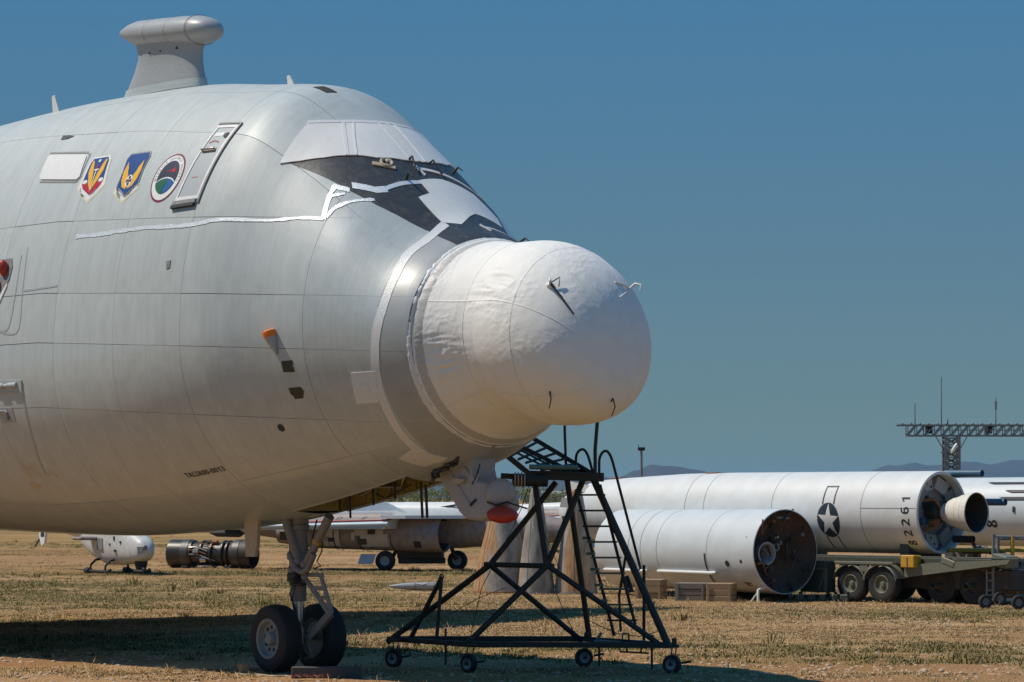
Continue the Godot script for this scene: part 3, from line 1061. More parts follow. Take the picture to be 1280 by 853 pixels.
func build_aircraft() -> void:
	var A := thing("jet_aircraft", "huge grey jet nose with white wrapped nose turret and emblems on its side", "aircraft", GEAR, -TH)
	wf.seed = 12; wf.frequency = 0.02; wf.fractal_octaves = 3
	# inner hull and the outer skin on it
	var b := MB.new()
	var ss := []
	var s := 2.3
	while s < 36.0:
		ss.append(s)
		s += 0.15 if s < 12.0 else 0.5
	var base := []
	for q in ss:
		var row := []
		for j in 121:
			var f := -PI / 2 + TAU * j / 120.0
			var nn := skn(q, f)
			row.append(b.vert(sk0(q, f) - nn * 0.011, nn))
		base.append(row)
	for i in ss.size() - 1:
		for j in 120:
			var p := b.v[base[i][j]]
			if p.y < 4.2 and absf(p.z) < 0.72 and ss[i] > 3.85 and ss[i] < 6.95: continue
			b.tri(base[i][j], base[i][j + 1], base[i + 1][j])
			b.tri(base[i][j + 1], base[i + 1][j + 1], base[i + 1][j])
	var hull := part(A, "fuselage", b, M.joint)
	var bay_lo := func(q: float) -> float: return -acos(0.62 / curves(q)[0])
	var bay_hi := func(q: float) -> float: return PI + acos(0.62 / curves(q)[0])
	var S1 := [2.36, 2.93, 4.33, 6.9, 8.7, 10.48, 12.4, 15.0, 18.0, 22.0, 26.0, 31.0, 35.9]
	var S2 := [2.36, 2.93, 3.95, 6.9, 8.7, 10.48, 12.4, 15.0, 18.0, 22.0, 26.0, 31.0, 35.9]
	var F := [-PI / 2, -0.95, -0.45, -0.056, 0.144, 0.44, 0.92, 1.25, PI / 2, 2.1, 2.9, 3.6, 4.15, PI * 1.5]
	var water := func(f0: float) -> Callable:        # a joint that runs nearly level along the side
		var y0 := sk0(7.0, f0).y
		return func(q: float) -> float:
			var c := curves(q)
			var y: float = y0 + 0.05 * (clampf(q, 2.3, 11.0) - 7.0)
			if y > c[3]: return asin(clampf(pow((y - c[3]) / (c[1] - c[3]), c[4] / 2.0), 0.0, 0.98))
			return -asin(clampf((c[3] - y) / (c[3] - c[2]), 0.0, 0.98))
	for k in [2, 3, 4, 5]: F[k] = water.call(F[k])
	F[6] = func(q: float) -> float: return clampf(0.874 + (q - 7.28) * 0.022, 0.77, 1.04)
	for j in F.size() - 1:
		var low: bool = j == 0 or j == F.size() - 2
		var SS: Array = S2 if low else S1
		for i in SS.size() - 1:
			var lo = F[j]
			var hi = F[j + 1]
			if low and i == 2:
				if j == 0: lo = bay_lo
				else: hi = bay_hi
			var m: Material = M.collar if i == 0 else M[("nose%d" if i == 1 or j < 3 else "skin%d") % ((i * 3 + j * 2 + (j * i) % 3) % 4)]
			skin_panel(hull, SS[i], SS[i + 1], lo, hi, 0.0045 if i in [2, 5] else 0.0024, m)
	var bk := MB.new()
	var tail := []
	for j in 61: tail.append(sk0(35.9, TAU * j / 60.0))
	bk.cap(tail, Vector3.LEFT)
	part(A, "rear_bulkhead", bk, M.joint)

	# anti-glare paint, white hood, sealed windows
	b = MB.new()
	var blk := [5.48, 0.822, 5.041, 0.851, 4.603, 0.886, 4.264, 0.915, 3.833, 0.962, 3.469, 1.028, 3.02, 1.094, 2.40, 1.114, 2.38, PI / 2, 4.36, PI / 2, 4.39, 1.446, 4.55, 1.251, 4.83, 1.096, 5.08, 0.969, 5.38, 0.865, 5.60, 0.80]
	patch(b, blk, 0.004, 0.16, false)
	patch(b, blk, 0.004, 0.16, false, true)
	part(A, "antiglare_paint", b, M.black)
	b = MB.new()
	patch(b, [3.918, 1.421, 3.967, 1.656, 3.90, 1.95, 3.60, 2.10, 3.30, 2.05, 3.284, 1.749, 2.919, 1.417, 3.057, 1.27, 3.622, 1.294, 3.654, 1.419], 0.012)
	part(A, "hood_cover", b, M.white_film)
	var cov := [[5.604, 0.791, 5.338, 0.865, 5.034, 0.969, 4.80, 1.086, 5.355, 1.255, 5.536, 1.169, 5.690, 1.093], [4.78, 1.10, 4.507, 1.251, 4.345, 1.446, 4.312, 1.556, 5.19, 1.556, 5.218, 1.427, 5.34, 1.275]]
	for mir in [false, true]:
		for c in cov:
			b = MB.new()
			patch(b, c, 0.022, 0.12, true, mir)
			part(A, "window_cover", b, M.white_film)
	b = MB.new()
	strip(b, [5.36, 1.262, 5.08, 1.18, 4.79, 1.092], 0.07, 0.03)
	strip(b, [5.30, 1.33, 5.02, 1.24, 4.70, 1.145], 0.03, 0.032)
	part(A, "cover_seam", b, M.white)
	b = MB.new()
	strip(b, [5.2, 1.571, 4.32, 1.571], 0.07, 0.03)
	strip(b, [5.2, 1.64, 4.33, 1.63], 0.03, 0.032)
	strip(b, [5.19, 1.50, 4.33, 1.50], 0.03, 0.032)
	part(A, "cover_seam", b, M.white)
	b = MB.new()
	strip(b, [5.7, 1.1, 5.54, 1.176, 5.37, 1.278, 5.22, 1.43, 5.19, 1.571, 5.22, 1.71, 5.37, 1.86], 0.06, 0.028, 0.2)
	part(A, "cover_hem", b, M.tape)
	# wipers, brackets, a sensor eye and small probes in front of the windows
	for f in [[4.35, 1.49, 4.10, 1.46], [4.31, 1.66, 4.06, 1.68]]:
		b = MB.new()
		b.tube([sk(f[0], f[1], 0.02), sk(f[0] - 0.02, f[1], 0.11), sk(f[2], f[3], 0.05)], 0.022, 0.016, 8)
		part(A, "wiper", b, M.dark)
	for f in [[4.16, 1.50, 4.04, 2.1], [2.82, 1.64, 2.90, 2.05]]:
		b = MB.new()
		strip(b, [f[0], f[1], lerpf(f[0], f[2], 0.5), (f[1] + f[3]) / 2, f[2], f[3]], 0.05, 0.02)
		strip(b, [f[0] + 0.1, f[1], f[0] - 0.14, f[1] + 0.02], 0.05, 0.024)
		part(A, "rain_strip", b, M.white_film)
	b = MB.new()
	patch(b, [4.47, 1.20, 4.25, 1.33, 4.20, 1.315, 4.42, 1.185], 0.03, 0.1)
	var eye := part(A, "sensor_eye", b, M.tan)
	b = MB.new()
	var ec := sk(4.36, 1.29, 0.06)
	var en := skn(4.36, 1.29)
	var ex := en.cross(Vector3.UP).normalized()
	b.lathe([Vector2(-0.05, 0.12), Vector2(-0.02, 0.12), Vector2(-0.01, 0.10), Vector2(-0.02, 0.08), Vector2(-0.05, 0.07)], Transform3D(Basis(en, ex, en.cross(ex)), ec), 20)
	part(eye, "rim", b, M.tan)
	b = MB.new()
	b.ball(ec, Vector3(0.03, 0.03, 0.03), Basis(), 10)
	part(eye, "lens", b, M.white)
	for f in [[3.98, 1.33], [3.42, 2.3], [4.35, 1.9]]:
		b = MB.new()
		b.tube([sk(f[0], f[1]), sk(f[0], f[1], 0.14)], 0.03, 0.018, 8)
		b.tube([sk(f[0], f[1], 0.14), sk(f[0] - 0.1, f[1], 0.16)], 0.015, 0.01, 6)
		part(A, "probe", b, M.dark)

	# tapes and film over the joints
	b = MB.new()
	strip(b, smooth_line([3.02, 1.29, 2.88, 1.02, 2.90, 0.783, 2.84, 0.52, 2.85, 0.188, 2.965, -0.165, 3.04, -0.418, 3.065, -0.644, 3.095, -0.866, 3.08, -1.046, 3.0, -1.27], 60), 0.155, 0.007, 0.06)
	part(A, "joint_tape", b, M.tape)
	for pd in [[3.486, -0.329, 3.008, -0.314, 3.143, -0.554, 3.581, -0.554], [3.562, -1.078, 3.107, -1.011, 2.849, -1.263, 3.365, -1.253]]:
		b = MB.new()
		patch(b, pd, 0.013)
		var pp := part(A, "film_patch", b, M.tape)
		b = MB.new()
		var cs: float = (pd[0] + pd[2] + pd[4] + pd[6]) / 4
		var cf: float = (pd[1] + pd[3] + pd[5] + pd[7]) / 4
		patch(b, [cs - 0.08, cf - 0.03, cs + 0.08, cf - 0.03, cs + 0.08, cf + 0.03, cs - 0.08, cf + 0.03], 0.022)
		part(pp, "bump", b, M.tape)
	for t in [[[10.239, 0.440, 9.4, 0.43, 8.178, 0.421, 6.695, 0.410, 5.440, 0.489, 4.395, 0.638], 0.05, 50], [[4.395, 0.638, 4.519, 0.791, 4.553, 0.88], 0.085, 10], [[4.553, 0.86, 4.313, 0.913], 0.085, 6], [[4.36, 0.66, 4.32, 0.74, 4.23, 0.807, 4.15, 0.858, 3.909, 0.985], 0.06, 16], [[4.50, 0.79, 4.42, 0.83, 4.33, 0.87], 0.05, 6]]:
		b = MB.new()
		strip(b, smooth_line(t[0], t[2]), t[1], 0.009, 0.3)
		part(A, "foil_tape", b, M.foil)
	b = MB.new()
	strip(b, [4.343, 0.952, 4.023, 1.055, 3.942, 1.124], 0.11, 0.012, 0.3)
	strip(b, [3.96, 1.11, 3.93, 1.26, 3.878, 1.42], 0.07, 0.013, 0.2)
	part(A, "foil_tape", b, M.foil)

	door_and_emblems(A)
	side_details(A)
	roof_details(A)
	turret(A)
	wheel_bay_and_gear(A)
	# the far wing, carried through behind the fuselage
	b = MB.new()
	var top := []
	var bot := []
	for q in [[17.0, 2.2, 30.2, 3.6, 0.55], [18.3, 5.5, 30.1, 4.2, 0.45], [22.2, 15.6, 30.0, 5.2, 0.3], [25.4, 23.6, 26.8, 5.9, 0.14], [25.7, 24.4, 26.2, 6.0, 0.08]]:
		var ring := []
		for k in 21:
			var a := TAU * k / 20.0
			var u := 0.5 + 0.5 * cos(a)
			ring.append(Vector3(7.4 - lerpf(q[0], q[2], u), q[3] + sin(a) * q[4] * (1.15 - u), -q[1]))
		top.append(ring)
	b.grid(top)
	b.cap(top[4], Vector3.FORWARD)
	part(A, "wing", b, M.skin0)

func door_and_emblems(A: Node3D) -> void:
	var dq := func(u: float, v: float) -> Array: return [lerpf(lerpf(7.30, 7.47, v), lerpf(6.82, 6.93, v), u), lerpf(0.908, 0.525, v)]
	var poly := func(pts: Array) -> Array:
		var o := []
		for i in range(0, pts.size(), 2): o.append_array(dq.call(pts[i], pts[i + 1]))
		return o
	var b := MB.new()
	patch(b, poly.call([-0.12, -0.06, 1.1, -0.06, 1.1, 1.06, -0.12, 1.06]), 0.014)
	var D := part(A, "door", b, M.doorpaint)
	b = MB.new()
	for e in [[0, 0, 1, 0.0], [0, 1, 1, 1], [0, -0.015, 0, 1.015], [1, -0.015, 1, 1.015]]:
		var l := []
		for k in 7: l.append_array(dq.call(lerpf(e[0], e[2], k / 6.0), lerpf(e[1], e[3], k / 6.0)))
		strip(b, l, 0.05, 0.026)
	part(D, "frame_stripe", b, M.white)
	b = MB.new()
	for e in [[-0.12, -0.06, 1.1, -0.06], [1.1, -0.06, 1.1, 1.06]]:
		var l := []
		for k in 7: l.append_array(dq.call(lerpf(e[0], e[2], k / 6.0), lerpf(e[1], e[3], k / 6.0)))
		strip(b, l, 0.035, 0.03)
	part(D, "seal", b, M.bay)
	b = MB.new()
	patch(b, poly.call([0.16, 0.11, 0.62, 0.10, 0.62, 0.16, 0.16, 0.17]), 0.02)
	part(D, "placard", b, M.white)
	b = MB.new()
	var e2 := []
	for k in 16: e2.append_array([0.80 + 0.12 * cos(TAU * k / 16), 0.15 + 0.045 * sin(TAU * k / 16)])
	patch(b, poly.call(e2), 0.024, 0.06)
	part(D, "porthole", b, M.dark)
	b = MB.new()
	var l2 := []
	for k in 9: l2.append_array(dq.call(0.16 + 0.5 * k / 8.0, 0.265 - 0.025 * sin(PI * k / 8.0)))
	strip(b, l2, 0.025, 0.018)
	part(D, "red_arc", b, plain(Color(0.25, 0.03, 0.04), 0.5))
	b = MB.new()
	patch(b, poly.call([0.0, 0.36, 0.75, 0.345, 0.78, 0.40, 0.0, 0.41]), 0.02)
	var hp := part(D, "handle_plate", b, M.tan)
	b = MB.new()
	var h0: Array = dq.call(0.12, 0.385)
	var h1: Array = dq.call(0.72, 0.375)
	b.tube([sk(h0[0], h0[1], 0.03), sk(h0[0], h0[1], 0.06), sk(h1[0], h1[1], 0.06), sk(h1[0], h1[1], 0.03)], 0.022)
	part(hp, "handle", b, M.steel)
	b = MB.new()
	patch(b, poly.call([0.3, 0.74, 0.6, 0.735, 0.6, 0.745, 0.3, 0.75]), 0.018, 0.1, false)
	part(D, "red_stencil", b, plain(Color(0.5, 0.2, 0.22), 0.5))
	b = MB.new()
	patch(b, poly.call([-0.06, 1.03, 1.0, 1.02, 1.0, 1.075, -0.06, 1.085]), 0.05)
	part(D, "sill", b, M.bay)
	b = MB.new()
	patch(b, poly.call([-0.06, 1.075, 0.98, 1.065, 0.98, 1.10, -0.06, 1.11]), 0.06)
	part(D, "step", b, M.ink)
	# covered window beside the emblems
	b = MB.new()
	patch(b, [12.30, 0.860, 11.05, 0.828, 10.96, 0.815, 10.83, 0.71, 10.90, 0.698, 12.12, 0.728, 12.22, 0.74, 12.34, 0.85], 0.02)
	part(A, "window_cover", b, M.white)
	b = MB.new()
	strip(b, [12.36, 0.875, 11.0, 0.84, 10.9, 0.82], 0.03, 0.008)
	strip(b, [12.14, 0.718, 10.86, 0.688, 10.80, 0.71, 10.90, 0.83], 0.03, 0.008)
	part(A, "window_frame", b, M.bay)

	var white := plain(Color(0.72, 0.72, 0.70), 0.4)
	var pale := plain(Color(0.66, 0.62, 0.42), 0.45)
	var blue := plain(Color(0.008, 0.055, 0.23), 0.4)
	var gold := plain(Color(0.80, 0.42, 0.008), 0.4)
	var redm := plain(Color(0.42, 0.012, 0.03), 0.4)
	var inkm := plain(Color(0.03, 0.035, 0.06), 0.5)
	# first shield
	var lay := func(root: Node3D, nm: String, shapes: Array, m: Material, S: float, P: float, hs: float, hp_: float, off: float, shear: float) -> Node3D:
		var q := MB.new()
		for sh in shapes:
			var t := []
			for i in range(0, sh.size(), 2): t.append_array([sh[i] + shear * sh[i + 1], sh[i + 1]])
			emb(q, t, S, P, hs, hp_, off)
		return part(root, nm, q, m)
	var E1: Node3D = lay.call(A, "shield_emblem", [[-0.66, 1.0, 0.58, 1.0, 0.76, 0.78, 0.86, 0.20, 1.02, -0.42, 0.55, -0.78, 0.06, -1.08, -0.45, -0.82, -1.02, -0.42, -0.88, 0.2, -0.80, 0.78]], pale, 10.33, 0.695, 0.44, 0.11, 0.004, -0.2)
	lay.call(E1, "border", [[-0.66, 0.98, 0.58, 0.98, 0.74, 0.76, 0.82, 0.20, 0.94, -0.40, 0.50, -0.70, 0.06, -0.98, -0.42, -0.74, -0.96, -0.40, -0.84, 0.2, -0.78, 0.76]], white, 10.33, 0.695, 0.44, 0.11, 0.007, -0.2)
	lay.call(E1, "blue_field", [[-0.55, 0.90, 0.48, 0.90, 0.62, 0.72, 0.70, 0.10, 0.74, -0.20, -0.76, -0.20, -0.72, 0.1, -0.66, 0.72]], blue, 10.33, 0.695, 0.44, 0.11, 0.010, -0.2)
	lay.call(E1, "red_field", [[0.74, -0.22, 0.60, -0.45, 0.02, -0.76, -0.58, -0.45, -0.76, -0.22]], redm, 10.33, 0.695, 0.44, 0.11, 0.010, -0.2)
	lay.call(E1, "cloud", [xy(ellipse(-0.56, -0.16, 0.17, 0.09, 14)), xy(ellipse(0.56, -0.16, 0.17, 0.09, 14))], white, 10.33, 0.695, 0.44, 0.11, 0.013, -0.2)
	for sd in [-1.0, 1.0]:
		lay.call(E1, "wing", [[0.02 * sd, -0.58, 0.30 * sd, -0.22, 0.52 * sd, 0.25, 0.52 * sd, 0.80, 0.40 * sd, 0.78, 0.30 * sd, 0.55, 0.14 * sd, 0.15, 0.06 * sd, -0.2]], gold, 10.33, 0.695, 0.44, 0.11, 0.016, -0.2)
	lay.call(E1, "sword", [[-0.035, 0.30, 0.035, 0.30, 0.02, -0.50, 0.0, -0.66, -0.02, -0.50], [-0.16, 0.30, 0.16, 0.30, 0.16, 0.36, -0.16, 0.36]], white, 10.33, 0.695, 0.44, 0.11, 0.019, -0.2)
	lay.call(E1, "hilt", [[-0.04, 0.36, 0.04, 0.36, 0.04, 0.58, -0.04, 0.58]], redm, 10.33, 0.695, 0.44, 0.11, 0.019, -0.2)
	lay.call(E1, "pommel", [xy(ellipse(0, 0.74, 0.09, 0.075, 10))], white, 10.33, 0.695, 0.44, 0.11, 0.019, -0.2)
	# second shield
	var E2: Node3D = lay.call(A, "shield_emblem", [[-0.98, -0.38, 0.98, -0.38, 0.96, -0.62, 0.5, -0.82, 0.04, -1.08, -0.48, -0.86, -1.02, -0.62]], pale, 9.13, 0.672, 0.38, 0.118, 0.004, -0.12)
	lay.call(E2, "scroll", [[-0.9, -0.36, 0.92, -0.36, 0.88, -0.58, 0.48, -0.76, 0.04, -0.98, -0.46, -0.78, -0.92, -0.58]], white, 9.13, 0.672, 0.38, 0.118, 0.007, -0.12)
	lay.call(E2, "border", [[-0.80, 1.0, 0.80, 1.0, 0.96, 0.78, 0.86, 0.2, 0.90, -0.44, 0.45, -0.62, 0.02, -0.86, -0.42, -0.62, -0.88, -0.44, -0.84, 0.2, -0.94, 0.78]], M.bay, 9.13, 0.672, 0.38, 0.118, 0.010, -0.12)
	lay.call(E2, "blue_field", [[-0.74, 0.94, 0.74, 0.94, 0.88, 0.74, 0.78, 0.2, 0.80, -0.38, 0.42, -0.54, 0.02, -0.76, -0.38, -0.54, -0.80, -0.38, -0.78, 0.2, -0.88, 0.74]], blue, 9.13, 0.672, 0.38, 0.118, 0.013, -0.12)
	for sd in [-1.0, 1.0]:
		lay.call(E2, "wing", [wavy_wing(sd)], gold, 9.13, 0.672, 0.38, 0.118, 0.016, -0.12)
	lay.call(E2, "gear_ring", [xy(ellipse(0.02, -0.22, 0.27, 0.24, 20))], white, 9.13, 0.672, 0.38, 0.118, 0.019, -0.12)
	lay.call(E2, "gear_spoke", [xy(ellipse(0.02, -0.09, 0.09, 0.07, 8)), xy(ellipse(0.02, -0.35, 0.09, 0.07, 8)), xy(ellipse(-0.13, -0.22, 0.07, 0.08, 8)), xy(ellipse(0.17, -0.22, 0.07, 0.08, 8))], inkm, 9.13, 0.672, 0.38, 0.118, 0.022, -0.12)
	lay.call(E2, "hub", [xy(ellipse(0.02, -0.22, 0.07, 0.06, 10))], redm, 9.13, 0.672, 0.38, 0.118, 0.025, -0.12)
	# round emblem
	var maroon := plain(Color(0.20, 0.012, 0.03), 0.4)
	var E3: Node3D = lay.call(A, "round_emblem", [xy(ellipse(0, 0, 1, 1, 48))], maroon, 7.98, 0.642, 0.41, 0.118, 0.004, -0.03)
	lay.call(E3, "white_ring", [xy(ellipse(0, 0, 0.92, 0.92, 48))], white, 7.98, 0.642, 0.41, 0.118, 0.007, -0.03)
	lay.call(E3, "night_field", [xy(ellipse(0, 0, 0.68, 0.68, 44))], plain(Color(0.022, 0.026, 0.045), 0.4), 7.98, 0.642, 0.41, 0.118, 0.010, -0.03)
	var disc := ellipse(0, 0, 0.68, 0.68, 44)
	var rimw := Geometry2D.intersect_polygons(disc, ellipse(-0.02, -0.62, 0.86, 0.60, 40))
	var globe := Geometry2D.intersect_polygons(disc, ellipse(-0.02, -0.66, 0.86, 0.58, 40))
	lay.call(E3, "globe_rim", [xy(rimw[0])], white, 7.98, 0.642, 0.41, 0.118, 0.013, -0.03)
	lay.call(E3, "globe", [xy(globe[0])], plain(Color(0.008, 0.10, 0.30), 0.4), 7.98, 0.642, 0.41, 0.118, 0.016, -0.03)
	var land := Geometry2D.intersect_polygons(globe[0], PackedVector2Array([Vector2(-0.9, 0.1), Vector2(0.05, 0.1), Vector2(0.12, -0.25), Vector2(-0.02, -0.5), Vector2(0.08, -0.8), Vector2(-0.9, -0.9)]))
	lay.call(E3, "land", [xy(land[0])], plain(Color(0.012, 0.11, 0.05), 0.4), 7.98, 0.642, 0.41, 0.118, 0.019, -0.03)
	var star := []
	for k in 16:
		var a := TAU * k / 16.0
		var r := [0.24, 0.05, 0.15, 0.05][k % 4] as float
		star.append_array([0.30 + r * cos(a), 0.25 + r * sin(a)])
	lay.call(E3, "burst", [star, [0.30, 0.28, -0.42, 0.22, 0.30, 0.23], [0.30, 0.27, -0.08, -0.08, 0.26, 0.22]], plain(Color(0.62, 0.02, 0.02), 0.4), 7.98, 0.642, 0.41, 0.118, 0.013, -0.03)
	b = MB.new()
	emblem_letters(b, "MISSILE DEFENSE AGENCY", 7.98, 0.642, 0.41, 0.118, 0.80, PI * 1.06, -0.32, 0.045, 0.008)
	part(E3, "lettering", b, inkm)
	b = MB.new()
	emblem_letters(b, "AIR COMBAT", 10.33, 0.695, 0.44, 0.11, 0.80, -2.62, -1.75, 0.035, 0.010, -1.0)
	emblem_letters(b, "COMMAND", 10.33, 0.695, 0.44, 0.11, 0.80, -1.30, -0.62, 0.035, 0.010, -1.0)
	part(E1, "lettering", b, inkm)
	b = MB.new()
	emblem_letters(b, "MATERIEL", 9.13, 0.672, 0.38, 0.118, 0.83, -2.60, -1.75, 0.05, 0.011, -1.0)
	emblem_letters(b, "COMMAND", 9.13, 0.672, 0.38, 0.118, 0.83, -1.35, -0.58, 0.05, 0.011, -1.0)
	part(E2, "lettering", b, inkm)

func side_details(A: Node3D) -> void:
	var b := MB.new()
	skin_text(b, "TALIA00-0013", 7.45, -0.826, 0.115, -0.02, 0.002)
	part(A, "serial_lettering", b, M.ink)
	# warning-lamp housing with two red covers at the frame's edge
	b = MB.new()
	patch(b, [12.75, 0.392, 12.18, 0.392, 12.10, 0.36, 12.12, 0.31, 12.34, 0.25, 12.75, 0.24], 0.015)
	var rb := part(A, "lamp_housing", b, M.bay)
	b = MB.new()
	patch(b, [12.72, 0.25, 12.36, 0.25, 12.16, 0.30, 12.16, 0.285, 12.33, 0.222, 12.72, 0.222], 0.02)
	part(rb, "white_edge", b, M.white)
	for q in [[12.31, 0.352], [12.47, 0.29]]:
		b = MB.new()
		var nn := skn(q[0], q[1])
		b.ball(sk(q[0], q[1], 0.05), Vector3(0.1, 0.17, 0.1), Basis(Vector3.RIGHT, 0.3), 16)
		part(rb, "red_cover", b, M.red)
	# hinge at the edge of the big side door
	b = MB.new()
	for q in [[12.4, 11.62, 0.036], [12.3, 12.05, 0.052], [11.9, 11.62, 0.05]]:
		b.tube([sk(q[0], -0.135, 0.03), sk((q[0] + q[1]) / 2, -0.135, 0.032), sk(q[1], -0.135, 0.03)], q[2])
	patch(b, [12.4, -0.10, 11.48, -0.112, 11.50, -0.178, 12.4, -0.17], 0.025)
	part(A, "door_hinge", b, M.doorpaint)
	b = MB.new()
	patch(b, [12.42, -0.262, 11.93, -0.262, 11.93, -0.35, 12.42, -0.35], 0.008)
	var lt := part(A, "latch_plate", b, M.greypod)
	b = MB.new()
	b.tube([sk(12.4, -0.28, 0.03), sk(12.1, -0.28, 0.04), sk(12.08, -0.30, 0.04), sk(12.12, -0.33, 0.03)], 0.022)
	part(lt, "latch", b, M.bay)
	# edges of the side door and access panels
	for l in [[[11.504, -0.19, 11.53, -0.295, 11.57, -0.44, 11.68, -0.57, 11.8, -0.70], 0.05], [[11.9, 0.40, 11.85, 0.25, 11.95, 0.13, 12.3, 0.12], 0.03], [[11.75, 0.43, 11.62, 0.25, 11.62, 0.115, 12.1, 0.11], 0.02], [[11.58, 0.26, 10.52, 0.26], 0.02]]:
		b = MB.new()
		strip(b, smooth_line(l[0], 14), l[1], 0.006)
		part(A, "door_edge", b, M.greypod)
	b = MB.new()
	for q in [[12.3, -0.65, 0.05, 0.05], [12.15, -0.655, 0.05, 0.02], [12.0, -0.66, 0.05, 0.045], [12.3, -0.70, 0.06, 0.02], [12.05, -0.70, 0.08, 0.02], [12.45, -0.78, 0.12, 0.022], [12.25, -0.79, 0.06, 0.014], [11.75, -0.70, 0.06, 0.014], [11.6, -0.685, 0.05, 0.02], [11.5, -0.715, 0.05, 0.014]]:
		patch(b, [q[0] - q[2], q[1] - q[3], q[0] + q[2], q[1] - q[3], q[0] + q[2], q[1] + q[3], q[0] - q[2], q[1] + q[3]], 0.003, 0.2, false)
	part(A, "worn_stencil", b, worn(Color(0.55, 0.47, 0.36), 0.2, 0.3, 0.6, 0.0, 81, 0.03))
	# orange capped vane cover
	b = MB.new()
	var p0 := sk(4.985, -0.058, 0.05)
	var p1 := sk(4.87, -0.215, 0.02)
	var ax := (p1 - p0).normalized()
	var nz := skn(4.95, -0.1)
	var X := Transform3D(Basis(ax, nz, ax.cross(nz)), p0)
	b.lathe([Vector2(0.0, 0.12), Vector2(0.16, 0.09), Vector2(0.40, 0.012)], X, 18)
	var vc := part(A, "vane_cover", b, M.greypod)
	b = MB.new()
	b.lathe([Vector2(-0.035, 0.0), Vector2(-0.03, 0.07), Vector2(-0.012, 0.115), Vector2(0.015, 0.125), Vector2(0.09, 0.108)], X, 18)
	part(vc, "orange_cap", b, M.orange)
	var tapem := worn(Color(0.055, 0.045, 0.025), 0.4, 0.3, 0.6, 0.0, 82, 0.03)
	b = MB.new()
	patch(b, [4.83, -0.235, 4.60, -0.232, 4.60, -0.262, 4.635, -0.268, 4.60, -0.276, 4.60, -0.305, 4.83, -0.300], 0.006, 0.2)
	part(A, "brown_tape_patch", b, tapem)
	b = MB.new()
	patch(b, [4.81, -0.398, 4.56, -0.40, 4.52, -0.43, 4.58, -0.472, 4.75, -0.472, 4.76, -0.45, 4.80, -0.44], 0.006, 0.2)
	part(A, "brown_tape_patch", b, tapem)
	b = MB.new()
	var hole := []
	for k in 14: hole.append_array([5.28 + 0.065 * cos(TAU * k / 14), -0.64 + 0.026 * sin(TAU * k / 14)])
	patch(b, hole, 0.006)
	part(A, "drain_port", b, M.ink)
	b = MB.new()
	patch(b, [7.37, 0.272, 7.25, 0.272, 7.25, 0.245, 7.33, 0.24], 0.012)
	part(A, "static_port", b, M.bay)
	b = MB.new()
	patch(b, [12.36, 0.984, 12.2, 0.98, 11.95, 0.968, 12.1, 0.955, 12.32, 0.955], 0.012)
	part(A, "vent_slot", b, M.ink)
	# antenna fin under the belly
	b = MB.new()
	b.prism(PackedVector2Array([Vector2(-0.27, 0.3), Vector2(0.16, 0.3), Vector2(0.12, -0.40), Vector2(0.06, -0.62), Vector2(-0.20, -0.62), Vector2(-0.22, -0.38)]), Transform3D(Basis(), Vector3(7.4 - 8.1, 2.66, 0.55)), 0.07)
	part(A, "belly_fin", b, M.tan)
	b = MB.new()
	patch(b, [6.42, 1.385, 6.38, 1.45, 6.08, 1.46, 6.12, 1.39], 0.01)
	part(A, "hatch_patch", b, tapem)

